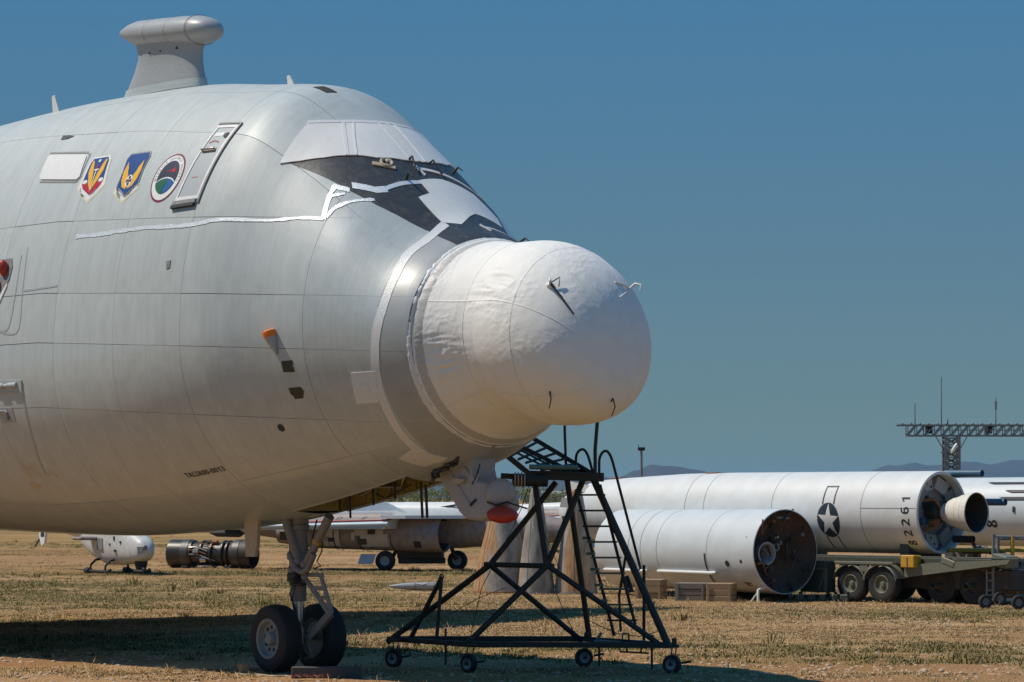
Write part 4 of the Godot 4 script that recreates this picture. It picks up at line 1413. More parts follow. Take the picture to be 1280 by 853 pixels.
func roof_details(A: Node3D) -> void:
	# faired pylon with a pod on the crown
	var b := MB.new()
	var rows := []
	var yb := 10.55
	for q in [[-0.1, 10.20, 13.05, 0.34], [0.12, 10.28, 12.85, 0.27], [0.30, 10.36, 12.72, 0.24], [0.70, 10.46, 12.45, 0.22], [0.95, 10.48, 12.32, 0.23], [1.10, 10.42, 12.35, 0.27], [1.30, 10.36, 12.4, 0.30]]:
		var ring := []
		for k in 33:
			var a := TAU * k / 32.0
			var c := cos(a)
			var mid: float = (q[1] + q[2]) / 2
			var hl: float = (q[2] - q[1]) / 2
			ring.append(Vector3(7.4 - mid + signf(c) * pow(absf(c), 0.8) * hl, yb + q[0], pow(absf(sin(a)), 0.75) * signf(sin(a)) * q[3]))
		rows.append(ring)
	b.grid(rows)
	var P := part(A, "pod_pylon", b, M.greypod)
	b = MB.new()
	rows = []
	for q in [[0.08, 10.33, 12.80, 0.26], [0.24, 10.36, 12.72, 0.252]]:
		var ring := []
		for k in 33:
			var a := TAU * k / 32.0
			var c := cos(a)
			ring.append(Vector3(7.4 - (q[1] + q[2]) / 2 + signf(c) * pow(absf(c), 0.8) * (q[2] - q[1]) / 2, yb + 0.14 + q[0] + 0.02 * c, pow(absf(sin(a)), 0.75) * signf(sin(a)) * q[3]))
		rows.append(ring)
	b.grid(rows)
	part(P, "fairing_band", b, M.skin1)
	b = MB.new()
	rows = []
	for q in [[9.98, 0.0, 0.0], [9.99, 0.06, 0.0], [10.04, 0.16, 0.0], [10.15, 0.25, 0.0], [10.4, 0.32, 0.0], [10.9, 0.34, 0.0], [11.8, 0.34, 0.0], [12.25, 0.31, 0.02], [12.55, 0.23, 0.04], [12.85, 0.11, 0.06], [13.02, 0.02, 0.07], [13.03, 0.0, 0.07]]:
		var ring := []
		for k in 29:
			var a := TAU * k / 28.0
			ring.append(Vector3(7.4 - q[0] , 11.83 + (q[0] - 10.0) * 0.058 + q[2] + sin(a) * q[1] * 0.84, cos(a) * q[1] * 1.2))
		rows.append(ring)
	b.grid(rows)
	var pod := part(A, "antenna_pod", b, M.greypod)
	b = MB.new()
	for q in [10.45, 11.1, 11.75]:
		var ring := []
		for k in 29:
			var a := TAU * k / 28.0
			ring.append(Vector3(7.4 - q, 11.83 + (q - 10.0) * 0.058 + sin(a) * 0.284, cos(a) * 0.406))
		b.tube(ring, 0.006, -1, 5, false)
	part(pod, "panel_line", b, M.bay)
	b = MB.new()
	for q in [10.9, 11.4, 11.75]:
		b.ball(Vector3(7.4 - q, yb + 0.99, 0.235), Vector3(0.022, 0.022, 0.022), Basis(), 8)
	part(P, "rivet", b, M.dark)
	for q in [[14.12, 1.337, 0.36, 0.11], [7.28, 1.457, 0.20, 0.09]]:
		b = MB.new()
		var o := sk(q[0], q[1], -0.04)
		b.prism(PackedVector2Array([Vector2(-q[3], 0), Vector2(q[3], 0), Vector2(-q[3] * 0.5, q[2]), Vector2(-q[3] * 0.9, q[2] * 1.04), Vector2(-q[3] * 1.4, q[2] * 0.97)]), Transform3D(Basis(), o), 0.035)
		part(A, "blade_antenna", b, M.white)

func turret(A: Node3D) -> void:
	var b := MB.new()
	var rows := []
	var RT := 210
	var RP := 520
	for i in RT + 1:
		var row := []
		for j in RP + 1: row.append(wrap_pt(float(i) / RT, TAU * float(j % RP) / RP))
		rows.append(row)
	b.grid(rows, true, Vector3.ZERO, 1.0, Vector2(10, 4))
	var W := part(A, "turret_cover", b, M.wrap)
	# taped hem
	for q in [[0.0, 0.035, 0.012, M.tape], [0.042, 0.10, 0.005, worn(Color(0.52, 0.50, 0.47), 0.15, 0.7, 0.45, 0.0, 83, 0.02, Color(-1, 0, 0), 0.4)]]:
		b = MB.new()
		rows = []
		for i in 5:
			var row := []
			var t := lerpf(q[0], q[1], i / 4.0)
			for j in RP + 1:
				var f := TAU * float(j % RP) / RP
				row.append(wrap_pt(t, f) + Vector3(0, sin(f), cos(f)) * q[2] * (1.0 if i > 0 and i < 4 else -0.3))
			rows.append(row)
		b.grid(rows)
		part(W, "hem", b, q[3])
	# taped seams of the wrap
	var seamm := worn(Color(0.76, 0.735, 0.69), 0.12, 0.8, 0.55, 0.0, 84, 0.02, Color(-1, 0, 0), 0.4)
	for q in [[0.60, 0.612], [0.36, 0.370]]:
		b = MB.new()
		rows = []
		for i in 4:
			var row := []
			for j in RP + 1:
				var f := TAU * float(j % RP) / RP
				row.append(wrap_pt(lerpf(q[0], q[1], i / 3.0), f) + Vector3(0.3, sin(f), cos(f)) * (0.0045 if i == 1 or i == 2 else -0.003))
			rows.append(row)
		b.grid(rows)
		part(W, "taped_seam", b, seamm)
	for f in [0.33, 1.12, -0.75, 1.95]:
		b = MB.new()
		rows = []
		for i in 90:
			var tt := lerpf(0.10, 0.86, i / 89.0)
			var row := []
			for j in 4:
				var ff: float = f + (j / 3.0 - 0.5) * 0.026 + 0.02 * sin(tt * 9.0 + f * 3.0)
				row.append(wrap_pt(tt, ff) + Vector3(0.2, sin(ff), cos(ff)) * (0.005 if j == 1 or j == 2 else -0.003))
			rows.append(row)
		b.grid(rows, false, Vector3(0.2, sin(f), cos(f)))
		part(W, "taped_seam", b, seamm)
	# ties and cords, found on the cover where the photograph shows them
	var at := func(x: float, y: float) -> Vector3:
		var best := 1e9
		var p := Vector3.ZERO
		for i in range(0, 61):
			for j in range(-30, 60):
				var c := wrap_pt(i / 70.0, j * 0.05)
				if c.x * 0.69 + c.z * 0.72 < 4.1: continue
				var d := to_pixel(c).distance_to(Vector2(x, y))
				if d < best:
					best = d; p = c
		return p
	var mid := Vector3(6.3, 5.7, 0)
	var out := func(p: Vector3) -> Vector3: return (p - mid).normalized()
	var p0: Vector3 = at.call(688, 357)
	var p1: Vector3 = at.call(714, 393)
	b = MB.new()
	var n0: Vector3 = out.call(p0)
	b.tube([p0 + n0 * 0.0, p0 + n0 * 0.09 + Vector3(0, 0.05, 0), p0 + n0 * 0.10, p0 + n0 * 0.02 + Vector3(0, -0.05, 0)], 0.022, 0.02)
	b.ball(p0 + n0 * -0.01, Vector3(0.07, 0.06, 0.07), Basis(), 12)
	part(W, "tie_loop", b, M.white)
	b = MB.new()
	b.tube([p0 + n0 * 0.07, p0.lerp(p1, 0.5) + n0 * 0.07, p1 + out.call(p1) * 0.03], 0.018, 0.012)
	part(W, "cord", b, M.dark)
	b = MB.new()
	b.tube([p0 + n0 * 0.06, (at.call(697, 350) as Vector3) + n0 * 0.08, (at.call(699, 362) as Vector3) + n0 * 0.04], 0.012, 0.010)
	part(W, "cord", b, M.dark)
	var p2: Vector3 = at.call(786, 361)
	var n2: Vector3 = out.call(p2)
	b = MB.new()
	b.tube([p2, p2 + n2 * 0.12 + Vector3(0, 0.03, 0), p2 + n2 * 0.16 + Vector3(0.08, -0.01, 0), p2 + n2 * 0.14 + Vector3(0.1, -0.09, 0)], 0.022, 0.018)
	part(W, "tie_loop", b, M.white)
	b = MB.new()
	var p3: Vector3 = at.call(770, 352)
	var p4: Vector3 = at.call(775, 371)
	b.tube([p3 + out.call(p3) * 0.01, p3.lerp(p2, 0.5) + n2 * 0.03, p2 + n2 * 0.02], 0.014)
	b.tube([p4 + out.call(p4) * 0.01, p4.lerp(p2, 0.5) + n2 * 0.03, p2 + n2 * 0.02], 0.014)
	part(W, "cord", b, M.tape)
	for q in [[778, 505, 3], [687, 494, 10]]:
		var c: Vector3 = at.call(q[0], q[1])
		var m: Vector3 = out.call(c)
		b = MB.new()
		b.tube([c, c + m * 0.05 + Vector3(0, 0.08, 0), c + m * 0.09 + Vector3(0.02, -0.03, 0), c + m * 0.04 + Vector3(-0.02, -0.2, 0)], 0.014, 0.008)
		part(W, "cord", b, M.dark)
	chin(A)

func chin(A: Node3D) -> void:
	# sensor turret hanging under the nose
	var b := MB.new()
	var poly := PackedVector2Array()
	for q in [[552, 574], [575, 556], [606, 556], [604, 582], [608, 600], [628, 606], [636, 622], [638, 636], [630, 647], [612, 652], [596, 650], [588, 642], [578, 625], [562, 600]]:
		var p := apx(q[0], q[1])
		poly.append(Vector2(p.x, p.y))
	var cen := Vector2.ZERO
	for p in poly: cen += p / poly.size()
	# rounded slab: three shrinking outlines on each side
	var rows := []
	for z in [[-0.28, 0.0], [-0.28, 0.5], [-0.278, 0.85], [-0.26, 0.93], [-0.22, 0.985], [-0.16, 1.0], [0.16, 1.0], [0.22, 0.985], [0.26, 0.93], [0.278, 0.85], [0.28, 0.5], [0.28, 0.0]]:
		var ring := []
		for i in poly.size() + 1:
			var p := poly[i % poly.size()]
			var q: Vector2 = cen + (p - cen) * z[1]
			ring.append(Vector3(q.x, q.y, z[0]))
		rows.append(ring)
	b.grid(rows)
	var T := part(A, "sensor_turret", b, M.chin)
	b = MB.new()
	var c := apx(625, 617, 0.16)
	var cx := Vector3(0.62, -0.05, 0.78).normalized()
	var cz := cx.cross(Vector3.UP).normalized()
	b.lathe([Vector2(-0.34, 0.20), Vector2(-0.16, 0.235), Vector2(0.0, 0.243), Vector2(0.07, 0.235), Vector2(0.14, 0.20), Vector2(0.19, 0.13), Vector2(0.21, 0.0)], Transform3D(Basis(cx, cz.cross(cx), cz), c), 32)
	part(T, "ball", b, M.chin)
	b = MB.new()
	b.lathe([Vector2(-0.008, 0.241), Vector2(0.0, 0.247), Vector2(0.008, 0.241)], Transform3D(Basis(cx, cz.cross(cx), cz), c), 32)
	b.lathe([Vector2(-0.168, 0.233), Vector2(-0.16, 0.239), Vector2(-0.152, 0.235)], Transform3D(Basis(cx, cz.cross(cx), cz), c), 32)
	part(T, "ball_seam", b, M.bay)
	b = MB.new()
	var r0 := apx(628, 644, 0.28)
	b.ball(r0, Vector3(0.29, 0.14, 0.24), Basis(Vector3.FORWARD, 0.04), 20)
	part(T, "red_plug", b, M.red)
	b = MB.new()
	b.bar(apx(553, 578, 0.28), apx(587, 634, 0.28), 0.04, 0.10, 0.01)
	part(T, "brace", b, M.chin)
	b = MB.new()
	b.bar(apx(577, 574, 0.27), apx(594, 603, 0.27), 0.02, 0.07, 0.01)
	b.bar(apx(594, 603, 0.27), apx(598, 592, 0.27), 0.03, 0.05, 0.01)
	part(T, "brace", b, M.chin)
	b = MB.new()
	b.prism(PackedVector2Array([Vector2(-0.14, -0.03), Vector2(0.12, -0.03), Vector2(0.2, 0.05), Vector2(-0.02, 0.07)]), Transform3D(Basis(), apx(571, 603, 0.33)), 0.06)
	part(T, "bracket", b, M.tan)
	b = MB.new()
	b.bar(apx(588, 632, 0.29), apx(595, 625, 0.29), 0.03, 0.04)
	b.tube([apx(609, 628, 0.38), apx(620, 632, 0.36), apx(634, 628, 0.2), apx(652, 634, 0.1), apx(659, 636, 0.0)], 0.014)
	b.tube([apx(600, 580, 0.28), apx(596, 595, 0.285), apx(590, 606, 0.28)], 0.012)
	part(T, "cable", b, M.dark)
	# torn edge where the turret fairing meets the nose
	b = MB.new()
	var r := RandomNumberGenerator.new()
	r.seed = 5
	for i in 16:
		var t := i / 15.0
		var p := apx(lerpf(541, 574, t), lerpf(596, 571, t), 0.45)
		b.box(p, Vector3(0.10, 0.05, 0.2) * r.randf_range(0.5, 1.2), Basis(Vector3(r.randf(), r.randf(), r.randf()).normalized(), r.randf() * 2))
	part(T, "torn_sealant", b, M.soot)

func wheel(parent: Node3D, called: String, X: Transform3D, R: float, w: float, rimr: float, rimm: Material, detail := true) -> Node3D:
	# local x of X is the outward axle
	var b := MB.new()
	var h := w / 2
	var sh := minf(h * 0.55, R * 0.25)
	b.lathe([Vector2(h * 0.82, rimr), Vector2(h, rimr + (R - rimr) * 0.35), Vector2(h * 0.98, R - sh * 0.85), Vector2(h * 0.80, R - sh * 0.25), Vector2(h * 0.45, R - 0.008), Vector2(0, R), Vector2(-h * 0.45, R - 0.008), Vector2(-h * 0.80, R - sh * 0.25), Vector2(-h * 0.98, R - sh * 0.85), Vector2(-h, rimr + (R - rimr) * 0.35), Vector2(-h * 0.82, rimr)], X, 40)
	if detail:
		for g in [-0.4, -0.14, 0.14, 0.4]:
			b.lathe([Vector2(h * g - 0.008, R + 0.004), Vector2(h * g + 0.008, R + 0.004)], X, 40)
	var W := part(parent, called, b, M.rubber)
	b = MB.new()
	b.lathe([Vector2(h * 0.84, rimr * 1.02), Vector2(h * 0.90, rimr * 0.98), Vector2(h * 0.84, rimr * 0.88), Vector2(h * 0.45, rimr * 0.80), Vector2(h * 0.38, rimr * 0.36), Vector2(h * 0.62, rimr * 0.33), Vector2(h * 0.80, rimr * 0.26), Vector2(h * 0.84, 0.0)], X, 32)
	b.lathe([Vector2(-h * 0.82, rimr * 1.02), Vector2(-h * 0.5, rimr * 0.8), Vector2(-h * 0.45, 0.0)], X, 24)
	part(W, "rim", b, rimm)
	if detail:
		b = MB.new()
		for k in 9:
			var a := TAU * k / 9.0
			b.lathe([Vector2(h * 0.425, rimr * 0.105), Vector2(h * 0.44, 0.0)], X * Transform3D(Basis(), Vector3(0.004, cos(a) * rimr * 0.58, sin(a) * rimr * 0.58)), 10)
		part(W, "rim_hole", b, M.dark)
	return W

func wheel_bay_and_gear(A: Node3D) -> void:
	var b := MB.new()
	var a0 := 7.4 - 6.92
	var a1 := 7.4 - 3.93
	var yt := 4.25
	var yk := func(a: float, z: float) -> float:
		var c := curves(7.4 - a)
		return c[3] - (c[3] - c[2]) * sqrt(maxf(0.0, 1.0 - pow(z / c[0], 2.0))) + 0.004
	for sd in [-1.0, 1.0]:
		for i in 8:
			var p := lerpf(a0, a1, i / 8.0)
			var q := lerpf(a0, a1, (i + 1) / 8.0)
			b.face([Vector3(p, yk.call(p, 0.62), 0.625 * sd), Vector3(q, yk.call(q, 0.62), 0.625 * sd), Vector3(q, yt, 0.625 * sd), Vector3(p, yt, 0.625 * sd)], Vector3(0, 0, -sd))
	b.face([Vector3(a0, yt, -0.62), Vector3(a1, yt, -0.62), Vector3(a1, yt, 0.62), Vector3(a0, yt, 0.62)], Vector3.DOWN)
	b.face([Vector3(a0, yt, -0.62), Vector3(a0, yt, 0.62), Vector3(a0, yk.call(a0, 0.6), 0.62), Vector3(a0, yk.call(a0, 0.6), -0.62)], Vector3.RIGHT)
	b.face([Vector3(a1, yt, -0.62), Vector3(a1, yt, 0.62), Vector3(a1, yk.call(a1, 0.6), 0.62), Vector3(a1, yk.call(a1, 0.6), -0.62)], Vector3.LEFT)
	var B := part(A, "wheel_bay", b, M.primer)
	for i in 9:
		b = MB.new()
		var p := lerpf(a0 + 0.15, a1 - 0.12, i / 8.0)
		b.bar(Vector3(p, yk.call(p, 0.62), -0.60), Vector3(p, yt, -0.60), 0.05, 0.06)
		b.bar(Vector3(p, yk.call(p, 0.62), 0.60), Vector3(p, yt, 0.60), 0.05, 0.06)
		b.bar(Vector3(p, yt - 0.05, -0.60), Vector3(p, yt - 0.05, 0.60), 0.05, 0.1)
		part(B, "rib", b, M.primer)
	var r := RandomNumberGenerator.new()
	r.seed = 77
	for i in 12:
		b = MB.new()
		var p := r.randf_range(a0 + 0.1, a1 - 0.3)
		var y := r.randf_range(yk.call(p, 0.6) + 0.1, yt - 0.2)
		b.tube([Vector3(p, y, -0.55), Vector3(p + r.randf_range(0.2, 0.9), y + r.randf_range(-0.08, 0.2), -0.53), Vector3(p + 1.0, y + 0.15, -0.5)], r.randf_range(0.012, 0.03))
		part(B, "hydraulic_line", b, M.soot if i % 2 else M.steel)
	for sd in [-1.0, 1.0]:
		b = MB.new()
		var edge := []
		for i in 17:
			var p := lerpf(a0, a1, i / 16.0)
			edge.append(Vector3(p, yk.call(p, 0.62) + 0.01, 0.625 * sd))
		b.tube(edge, 0.03, -1, 6)
		part(B, "bay_edge", b, M.greypod)
	for q in [[526, 602, 656], [532, 606, 656]]:
		b = MB.new()
		b.bar(apx(q[0], q[1], -0.3), apx(q[0] + 2, q[2] - 8, -0.3), 0.03, 0.04)
		part(B, "door_rod", b, M.soot)
	for q in [[424, 622, 640], [437, 615, 648], [466, 606, 632], [493, 600, 624]]:
		b = MB.new()
		b.tube([apx(q[0], q[1], 0.3), apx(q[0] + 1, q[2], 0.3)], 0.02)
		part(B, "hanging_hose", b, M.dark)
	# nose gear
	var g := Vector3(-0.12, 0, 0)
	b = MB.new()
	b.tube([g + Vector3(0, 1.95, 0), g + Vector3(0, 3.4, 0)], 0.17, 0.19, 20)
	b.lathe([Vector2(1.25, 0.145), Vector2(1.75, 0.145), Vector2(1.75, 0.19), Vector2(1.84, 0.20), Vector2(1.88, 0.17), Vector2(1.98, 0.17), Vector2(2.0, 0.21), Vector2(2.10, 0.21), Vector2(2.14, 0.175), Vector2(2.5, 0.175), Vector2(2.52, 0.2), Vector2(2.6, 0.2), Vector2(2.62, 0.175)], Transform3D(Basis(Vector3.UP, Vector3.FORWARD, Vector3.LEFT), g), 24)
	var G := part(A, "nose_gear_strut", b, M.gearpaint)
	b = MB.new()
	b.lathe([Vector2(0.5, 0.0), Vector2(0.5, 0.14), Vector2(0.78, 0.14), Vector2(0.82, 0.105), Vector2(1.26, 0.105)], Transform3D(Basis(Vector3.UP, Vector3.FORWARD, Vector3.LEFT), g), 20)
	part(G, "piston", b, M.steel)
	for q in [[354, 640, 373, 702, 0.0], [412, 646, 382, 706, 0.0]]:
		b = MB.new()
		for z in [-0.13, 0.13]:
			b.tube([apx(q[0], q[1], z * 2.2), apx(q[2], q[3], z)], 0.085, 0.075, 12)
			b.ball(apx(q[2], q[3], z), Vector3(0.11, 0.11, 0.11), Basis(), 12)
		part(G, "drag_brace", b, M.gearpaint)
	b = MB.new()
	b.lathe([Vector2(-0.012, 0.092), Vector2(0.06, 0.092)], Transform3D(Basis((apx(412, 646) - apx(382, 706)).normalized(), Vector3.BACK, (apx(412, 646) - apx(382, 706)).normalized().cross(Vector3.BACK)), apx(396, 678, 0.2)), 12)
	part(G, "yellow_band", b, M.yellow)
	b = MB.new()
	b.tube([apx(362, 693, 0.2), apx(370, 712, 0.22), apx(378, 716, 0.22)], 0.06)
	b.tube([apx(392, 693, 0.2), apx(384, 712, 0.22), apx(378, 716, 0.22)], 0.06)
	part(G, "steering_collar", b, M.gearpaint)
	# upper scissor link with lightening holes, lower link
	b = MB.new()
	for z in [-0.13, 0.13]:
		b.bar(apx(380, 721, z), apx(411, 767, z), 0.045, 0.10, 0.012)
		b.bar(apx(401, 720, z), apx(415, 767, z), 0.045, 0.09, 0.012)
		for q in [[378, 719, 404, 719], [391, 736, 406, 736], [398, 748, 410, 747], [404, 757, 412, 757]]:
			b.bar(apx(q[0], q[1], z), apx(q[2], q[3], z), 0.04, 0.075, 0.008)
	b.tube([apx(380, 721, -0.2), apx(380, 721, 0.2)], 0.06)
	b.tube([apx(401, 721, -0.14), apx(401, 721, 0.14)], 0.04)
	part(G, "scissor_link", b, M.gearpaint)
	b = MB.new()
	for z in [-0.13, 0.13]:
		b.bar(apx(413, 766, z), apx(383, 800, z * 1.1), 0.05, 0.13, 0.015)
	b.bar(apx(411, 770, 0), apx(398, 786, 0), 0.22, 0.05, 0.01)
	b.tube([apx(413, 766, -0.18), apx(413, 766, 0.18)], 0.05)
	part(G, "scissor_link", b, M.gearpaint)
	b = MB.new()
	b.box(apx(367, 722, 0.22), Vector3(0.22, 0.16, 0.16), Basis(), 0.02)
	b.box(apx(366, 727, 0.3), Vector3(0.12, 0.10, 0.1), Basis(), 0.02)
	b.box(apx(372, 731, 0.2), Vector3(0.3, 0.05, 0.14), Basis(), 0.01)
	part(G, "steering_valve", b, M.soot)
	b = MB.new()
	b.tube([apx(403, 678, 0.2), apx(402, 690, 0.22), apx(396, 702, 0.2), apx(401, 708, 0.2), apx(392, 711, 0.18)], 0.012)
	b.tube([apx(368, 730, 0.2), apx(362, 742, 0.25), apx(366, 755, 0.2), apx(370, 775, 0.16)], 0.012)
	b.tube([apx(370, 730, 0.22), apx(365, 748, 0.25), apx(369, 762, 0.2)], 0.012)
	b.tube([apx(396, 650, 0.1), apx(391, 670, 0.2), apx(389, 700, 0.2)], 0.014)
	part(G, "hydraulic_hose", b, M.dark)
	b = MB.new()
	b.lathe([Vector2(-0.52, 0.075), Vector2(0.52, 0.075)], Transform3D(Basis(Vector3.BACK, Vector3.UP, Vector3.LEFT), g + Vector3(0, 0.62, 0)), 16)
	part(G, "axle", b, M.steel)
	b = MB.new()
	b.tube([g + Vector3(0.25, 0.55, 0.02), g + Vector3(0.4, 0.28, 0), g + Vector3(0.1, 0.22, 0), g + Vector3(-0.1, 0.4, 0)], 0.035)
	part(G, "tow_fitting", b, M.gearpaint)
	var steer := Basis(Vector3.UP, -0.10)
	for sd in [1.0, -1.0]:
		var ax: Vector3 = steer * Vector3(0, 0, sd)
		var X := Transform3D(Basis(ax, Vector3.UP, ax.cross(Vector3.UP)), g + ax * 0.47 + Vector3(0, 0.60, 0))
		wheel(A, "wheel", X, 0.605, 0.44, 0.355, M.gearpaint if sd < 0 else M.rimpaint)
# ---------------------------------------------------------------- work stand under the nose
func build_stand() -> void:
	var N := 52.1        # distance of the near side of the stand
	var Fr := 53.9       # and of its far side
	var C := 53.0
	var o := gnd(660, 836)
	var S := thing("work_stand", "tall dark steel work stand on four castors under the wrapped nose", "work stand", o)
	var tub := func(nm: String, pts: Array, r: float, m: Material = M.frame) -> MeshInstance3D:
		var b := MB.new(o)
		var P := []
		for q in pts: P.append(px(q[0], q[1], q[2]))
		b.tube(P, r, -1, 10)
		return part(S, nm, b, m)
	var beam := func(nm: String, p: Array, q: Array, w: float, h: float, m: Material = M.frame) -> MeshInstance3D:
		var b := MB.new(o)
		b.bar(px(p[0], p[1], p[2]), px(q[0], q[1], q[2]), w, h, 0.008)
		return part(S, nm, b, m)
	# base frame
	beam.call("base_beam", [486, 799, Fr], [729, 799, Fr], 0.10, 0.10)
	beam.call("base_beam", [584, 806, N], [838, 807, N], 0.10, 0.10)
	beam.call("base_beam", [486, 799, Fr], [584, 806, N], 0.10, 0.09)
	beam.call("base_beam", [729, 799, Fr], [838, 807, N], 0.10, 0.09)
	# inclined and crossing tubes
	tub.call("diagonal_tube", [[484, 803, Fr], [612, 707, C + 0.2]], 0.055)
	tub.call("diagonal_tube", [[612, 707, C + 0.2], [695, 603, C + 0.3]], 0.055)
	tub.call("diagonal_tube", [[583, 806, N], [684, 707, N + 0.5]], 0.055)
	tub.call("diagonal_tube", [[684, 707, N + 0.5], [729, 600, C - 0.2]], 0.055)
	tub.call("cross_tube", [[606, 706, C + 0.2], [692, 708, N + 0.5]], 0.05)
	tub.call("diagonal_tube", [[614, 708, C + 0.2], [728, 802, Fr]], 0.05)
	tub.call("diagonal_tube", [[684, 707, N + 0.5], [826, 807, N]], 0.05)
	tub.call("leg_tube", [[668, 600, C - 0.3], [683, 707, N + 0.5]], 0.055)
	tub.call("leg_tube", [[709, 600, C + 0.4], [737, 800, Fr]], 0.055)
	tub.call("leg_tube", [[741, 597, C - 0.3], [836, 808, N]], 0.065)
	tub.call("leg_tube", [[805, 707, C + 0.3], [805, 803, C + 0.6]], 0.03)
	tub.call("tow_brace", [[514, 797, Fr - 0.3], [552, 722, C]], 0.045)
	tub.call("tow_brace", [[546, 797, C], [552, 722, C]], 0.035)
	var arc := []
	for k in 9: arc.append([552 + 2.6 * cos(PI * k / 8.0), 722 - 3.5 * sin(PI * k / 8.0), C])
	tub.call("tow_eye", arc, 0.014)
	# castors
	var spots := [[492, 833, Fr, -0.55], [586, 840, N, -0.75], [730, 832, Fr, 0.3], [840, 841, N, -0.55]]
	for q in spots:
		var at := gnd(q[0], q[1])
		at.y = 0.155 + 0.005
		var ax := Vector3(sin(q[3]), 0, cos(q[3])).rotated(Vector3.UP, 0.0)
		var X := Transform3D(Basis(ax, Vector3.UP, ax.cross(Vector3.UP)), at - o)
		var W := wheel(S, "castor_wheel", X, 0.172, 0.12, 0.098, M.greypod, false)
		var b := MB.new(o)
		var side := ax.cross(Vector3.UP)
		var top := at + Vector3(0, 0.30, 0) - side * 0.05
		for sd in [-1.0, 1.0]: b.bar(at + ax * 0.085 * sd, top + ax * 0.075 * sd, 0.06, 0.02)
		b.box(top + Vector3(0, 0.02, 0), Vector3(0.16, 0.05, 0.16), Basis(), 0.01)
		b.tube([top, top + Vector3(0, 0.16, 0)], 0.045)
		b.bar(at + Vector3(0, 0.03, 0) - side * 0.2, at + Vector3(0, 0.06, 0) - side * 0.38, 0.05, 0.04)
		b.tube([at + ax * -0.09, at + ax * 0.09], 0.03)
		part(W, "fork", b, M.frame)
	# levelling jacks
	for q in [[557, 786, 832, C - 0.2], [749, 806, 833, C + 0.5], [815, 804, 838, N + 0.1]]:
		beam.call("levelling_jack", [q[0], q[1], q[3]], [q[0], q[2], q[3]], 0.04, 0.04)
	# ladder
	tub.call("ladder_rail", [[720, 612, C], [768, 795, C + 0.5]], 0.03)
	tub.call("ladder_rail", [[750, 606, C - 0.5], [795, 785, C - 0.2]], 0.03)
	for i in 9:
		var t := i / 8.0
		var y := 619.0 + i * 19.6
		var xl := lerpf(720, 768, (y - 612) / 183.0)
		var xr := lerpf(750, 795, (y - 606) / 179.0)
		beam.call("ladder_rung", [xl - 2, y, C + t * 0.4], [xr + 2, y, C - 0.4 + t * 0.2], 0.10, 0.035, M.framegreen if i in [3, 4, 5, 6, 7] else M.frame)
	for q in [3, 4, 5, 6, 7]:
		var y: float = 614.0 + q * 19.6
		beam.call("step_end", [lerpf(720, 768, (y - 612) / 183.0) - 7, y, C + 0.3], [lerpf(720, 768, (y - 612) / 183.0) + 2, y, C + 0.2], 0.08, 0.05, M.framegreen)
	tub.call("ladder_strut", [[783, 690, C], [774, 745, C], [776, 790, C]], 0.025)
	for q in [[720, 566, 719, 598, 728, 562, 737, 576, 747, 612, C + 0.1], [749, 570, 749, 598, 757, 564, 766, 578, 801, 712, C - 0.3]]:
		var pts := [[q[2], q[3], q[10]], [q[0], q[1] + 8, q[10]]]
		var c := Curve2D.new()
		c.add_point(Vector2(q[0], q[1] + 8), Vector2.ZERO, Vector2(0, -7))
		c.add_point(Vector2(q[4], q[5]), Vector2(-4, 0), Vector2(4, 0))
		c.add_point(Vector2(q[6], q[7]), Vector2(-2, -7), Vector2(1, 4))
		for p in c.tessellate(4): pts.append([p.x, p.y, q[10]])
		pts.append([q[8], q[9], q[10]])
		tub.call("handrail", pts, 0.026)
	tub.call("mast", [[708, 598, C + 0.5], [706, 540, C + 0.5], [706, 522, C + 0.5]], 0.026)
	tub.call("mast", [[744, 598, C - 0.4], [744, 562, C - 0.4], [747, 524, C - 0.4]], 0.034)
	# platform
	beam.call("platform_beam", [662, 594, C - 0.4], [755, 597, C - 0.4], 0.10, 0.16)
	beam.call("platform_beam", [690, 588, C + 0.6], [742, 592, C + 0.6], 0.10, 0.12)
	beam.call("platform_deck", [676, 590, C], [740, 593, C], 0.95, 0.04)
	beam.call("platform_beam", [626, 595, C - 0.4], [676, 598, C - 0.4], 0.08, 0.10)
	# hinged grating that slopes up towards the nose
	var ga := [[661, 545, C + 0.6], [738, 591, C + 0.5]]
	var gb := [[629, 566, C - 0.5], [690, 594, C - 0.5]]
	var L := func(a: Array, q: Array, t: float) -> Array: return [lerpf(a[0], q[0], t), lerpf(a[1], q[1], t), lerpf(a[2], q[2], t)]
	beam.call("grating_rail", ga[0], ga[1], 0.08, 0.08)
	beam.call("grating_rail", gb[0], [668, 598, C - 0.5], 0.08, 0.10)
	beam.call("grating_rail", [646, 556, C], [714, 590, C], 0.08, 0.08)
	for i in 6:
		var t := i / 6.5
		beam.call("grating_bar", L.call(ga[0], ga[1], t), L.call(gb[0], gb[1], t), 0.04, 0.045)
	for t in [0.62, 0.78]:
		beam.call("grating_stringer", L.call(ga[0], gb[0], t), L.call(ga[1], gb[1], t), 0.03, 0.04)
	# roller and winch drum under the platform
	tub.call("roller", [[662, 584, C - 0.5], [722, 585, C - 0.3]], 0.05, M.framegreen)
	tub.call("winch_drum", [[641, 600, C - 0.5], [684, 601, C - 0.4]], 0.12)
	var b := MB.new(o)
	for i in 4:
		var p := px(644 + i * 4.0, 600, C - 0.5)
		b.lathe([Vector2(-0.012, 0.135), Vector2(0.012, 0.135)], Transform3D(Basis(), p), 16)
	part(S, "winch_rope", b, M.tan)
	# tool tray and handle gear between the wheels
	beam.call("tool_tray", [744, 802, C + 0.3], [806, 803, C + 0.1], 0.35, 0.05, M.framegreen)
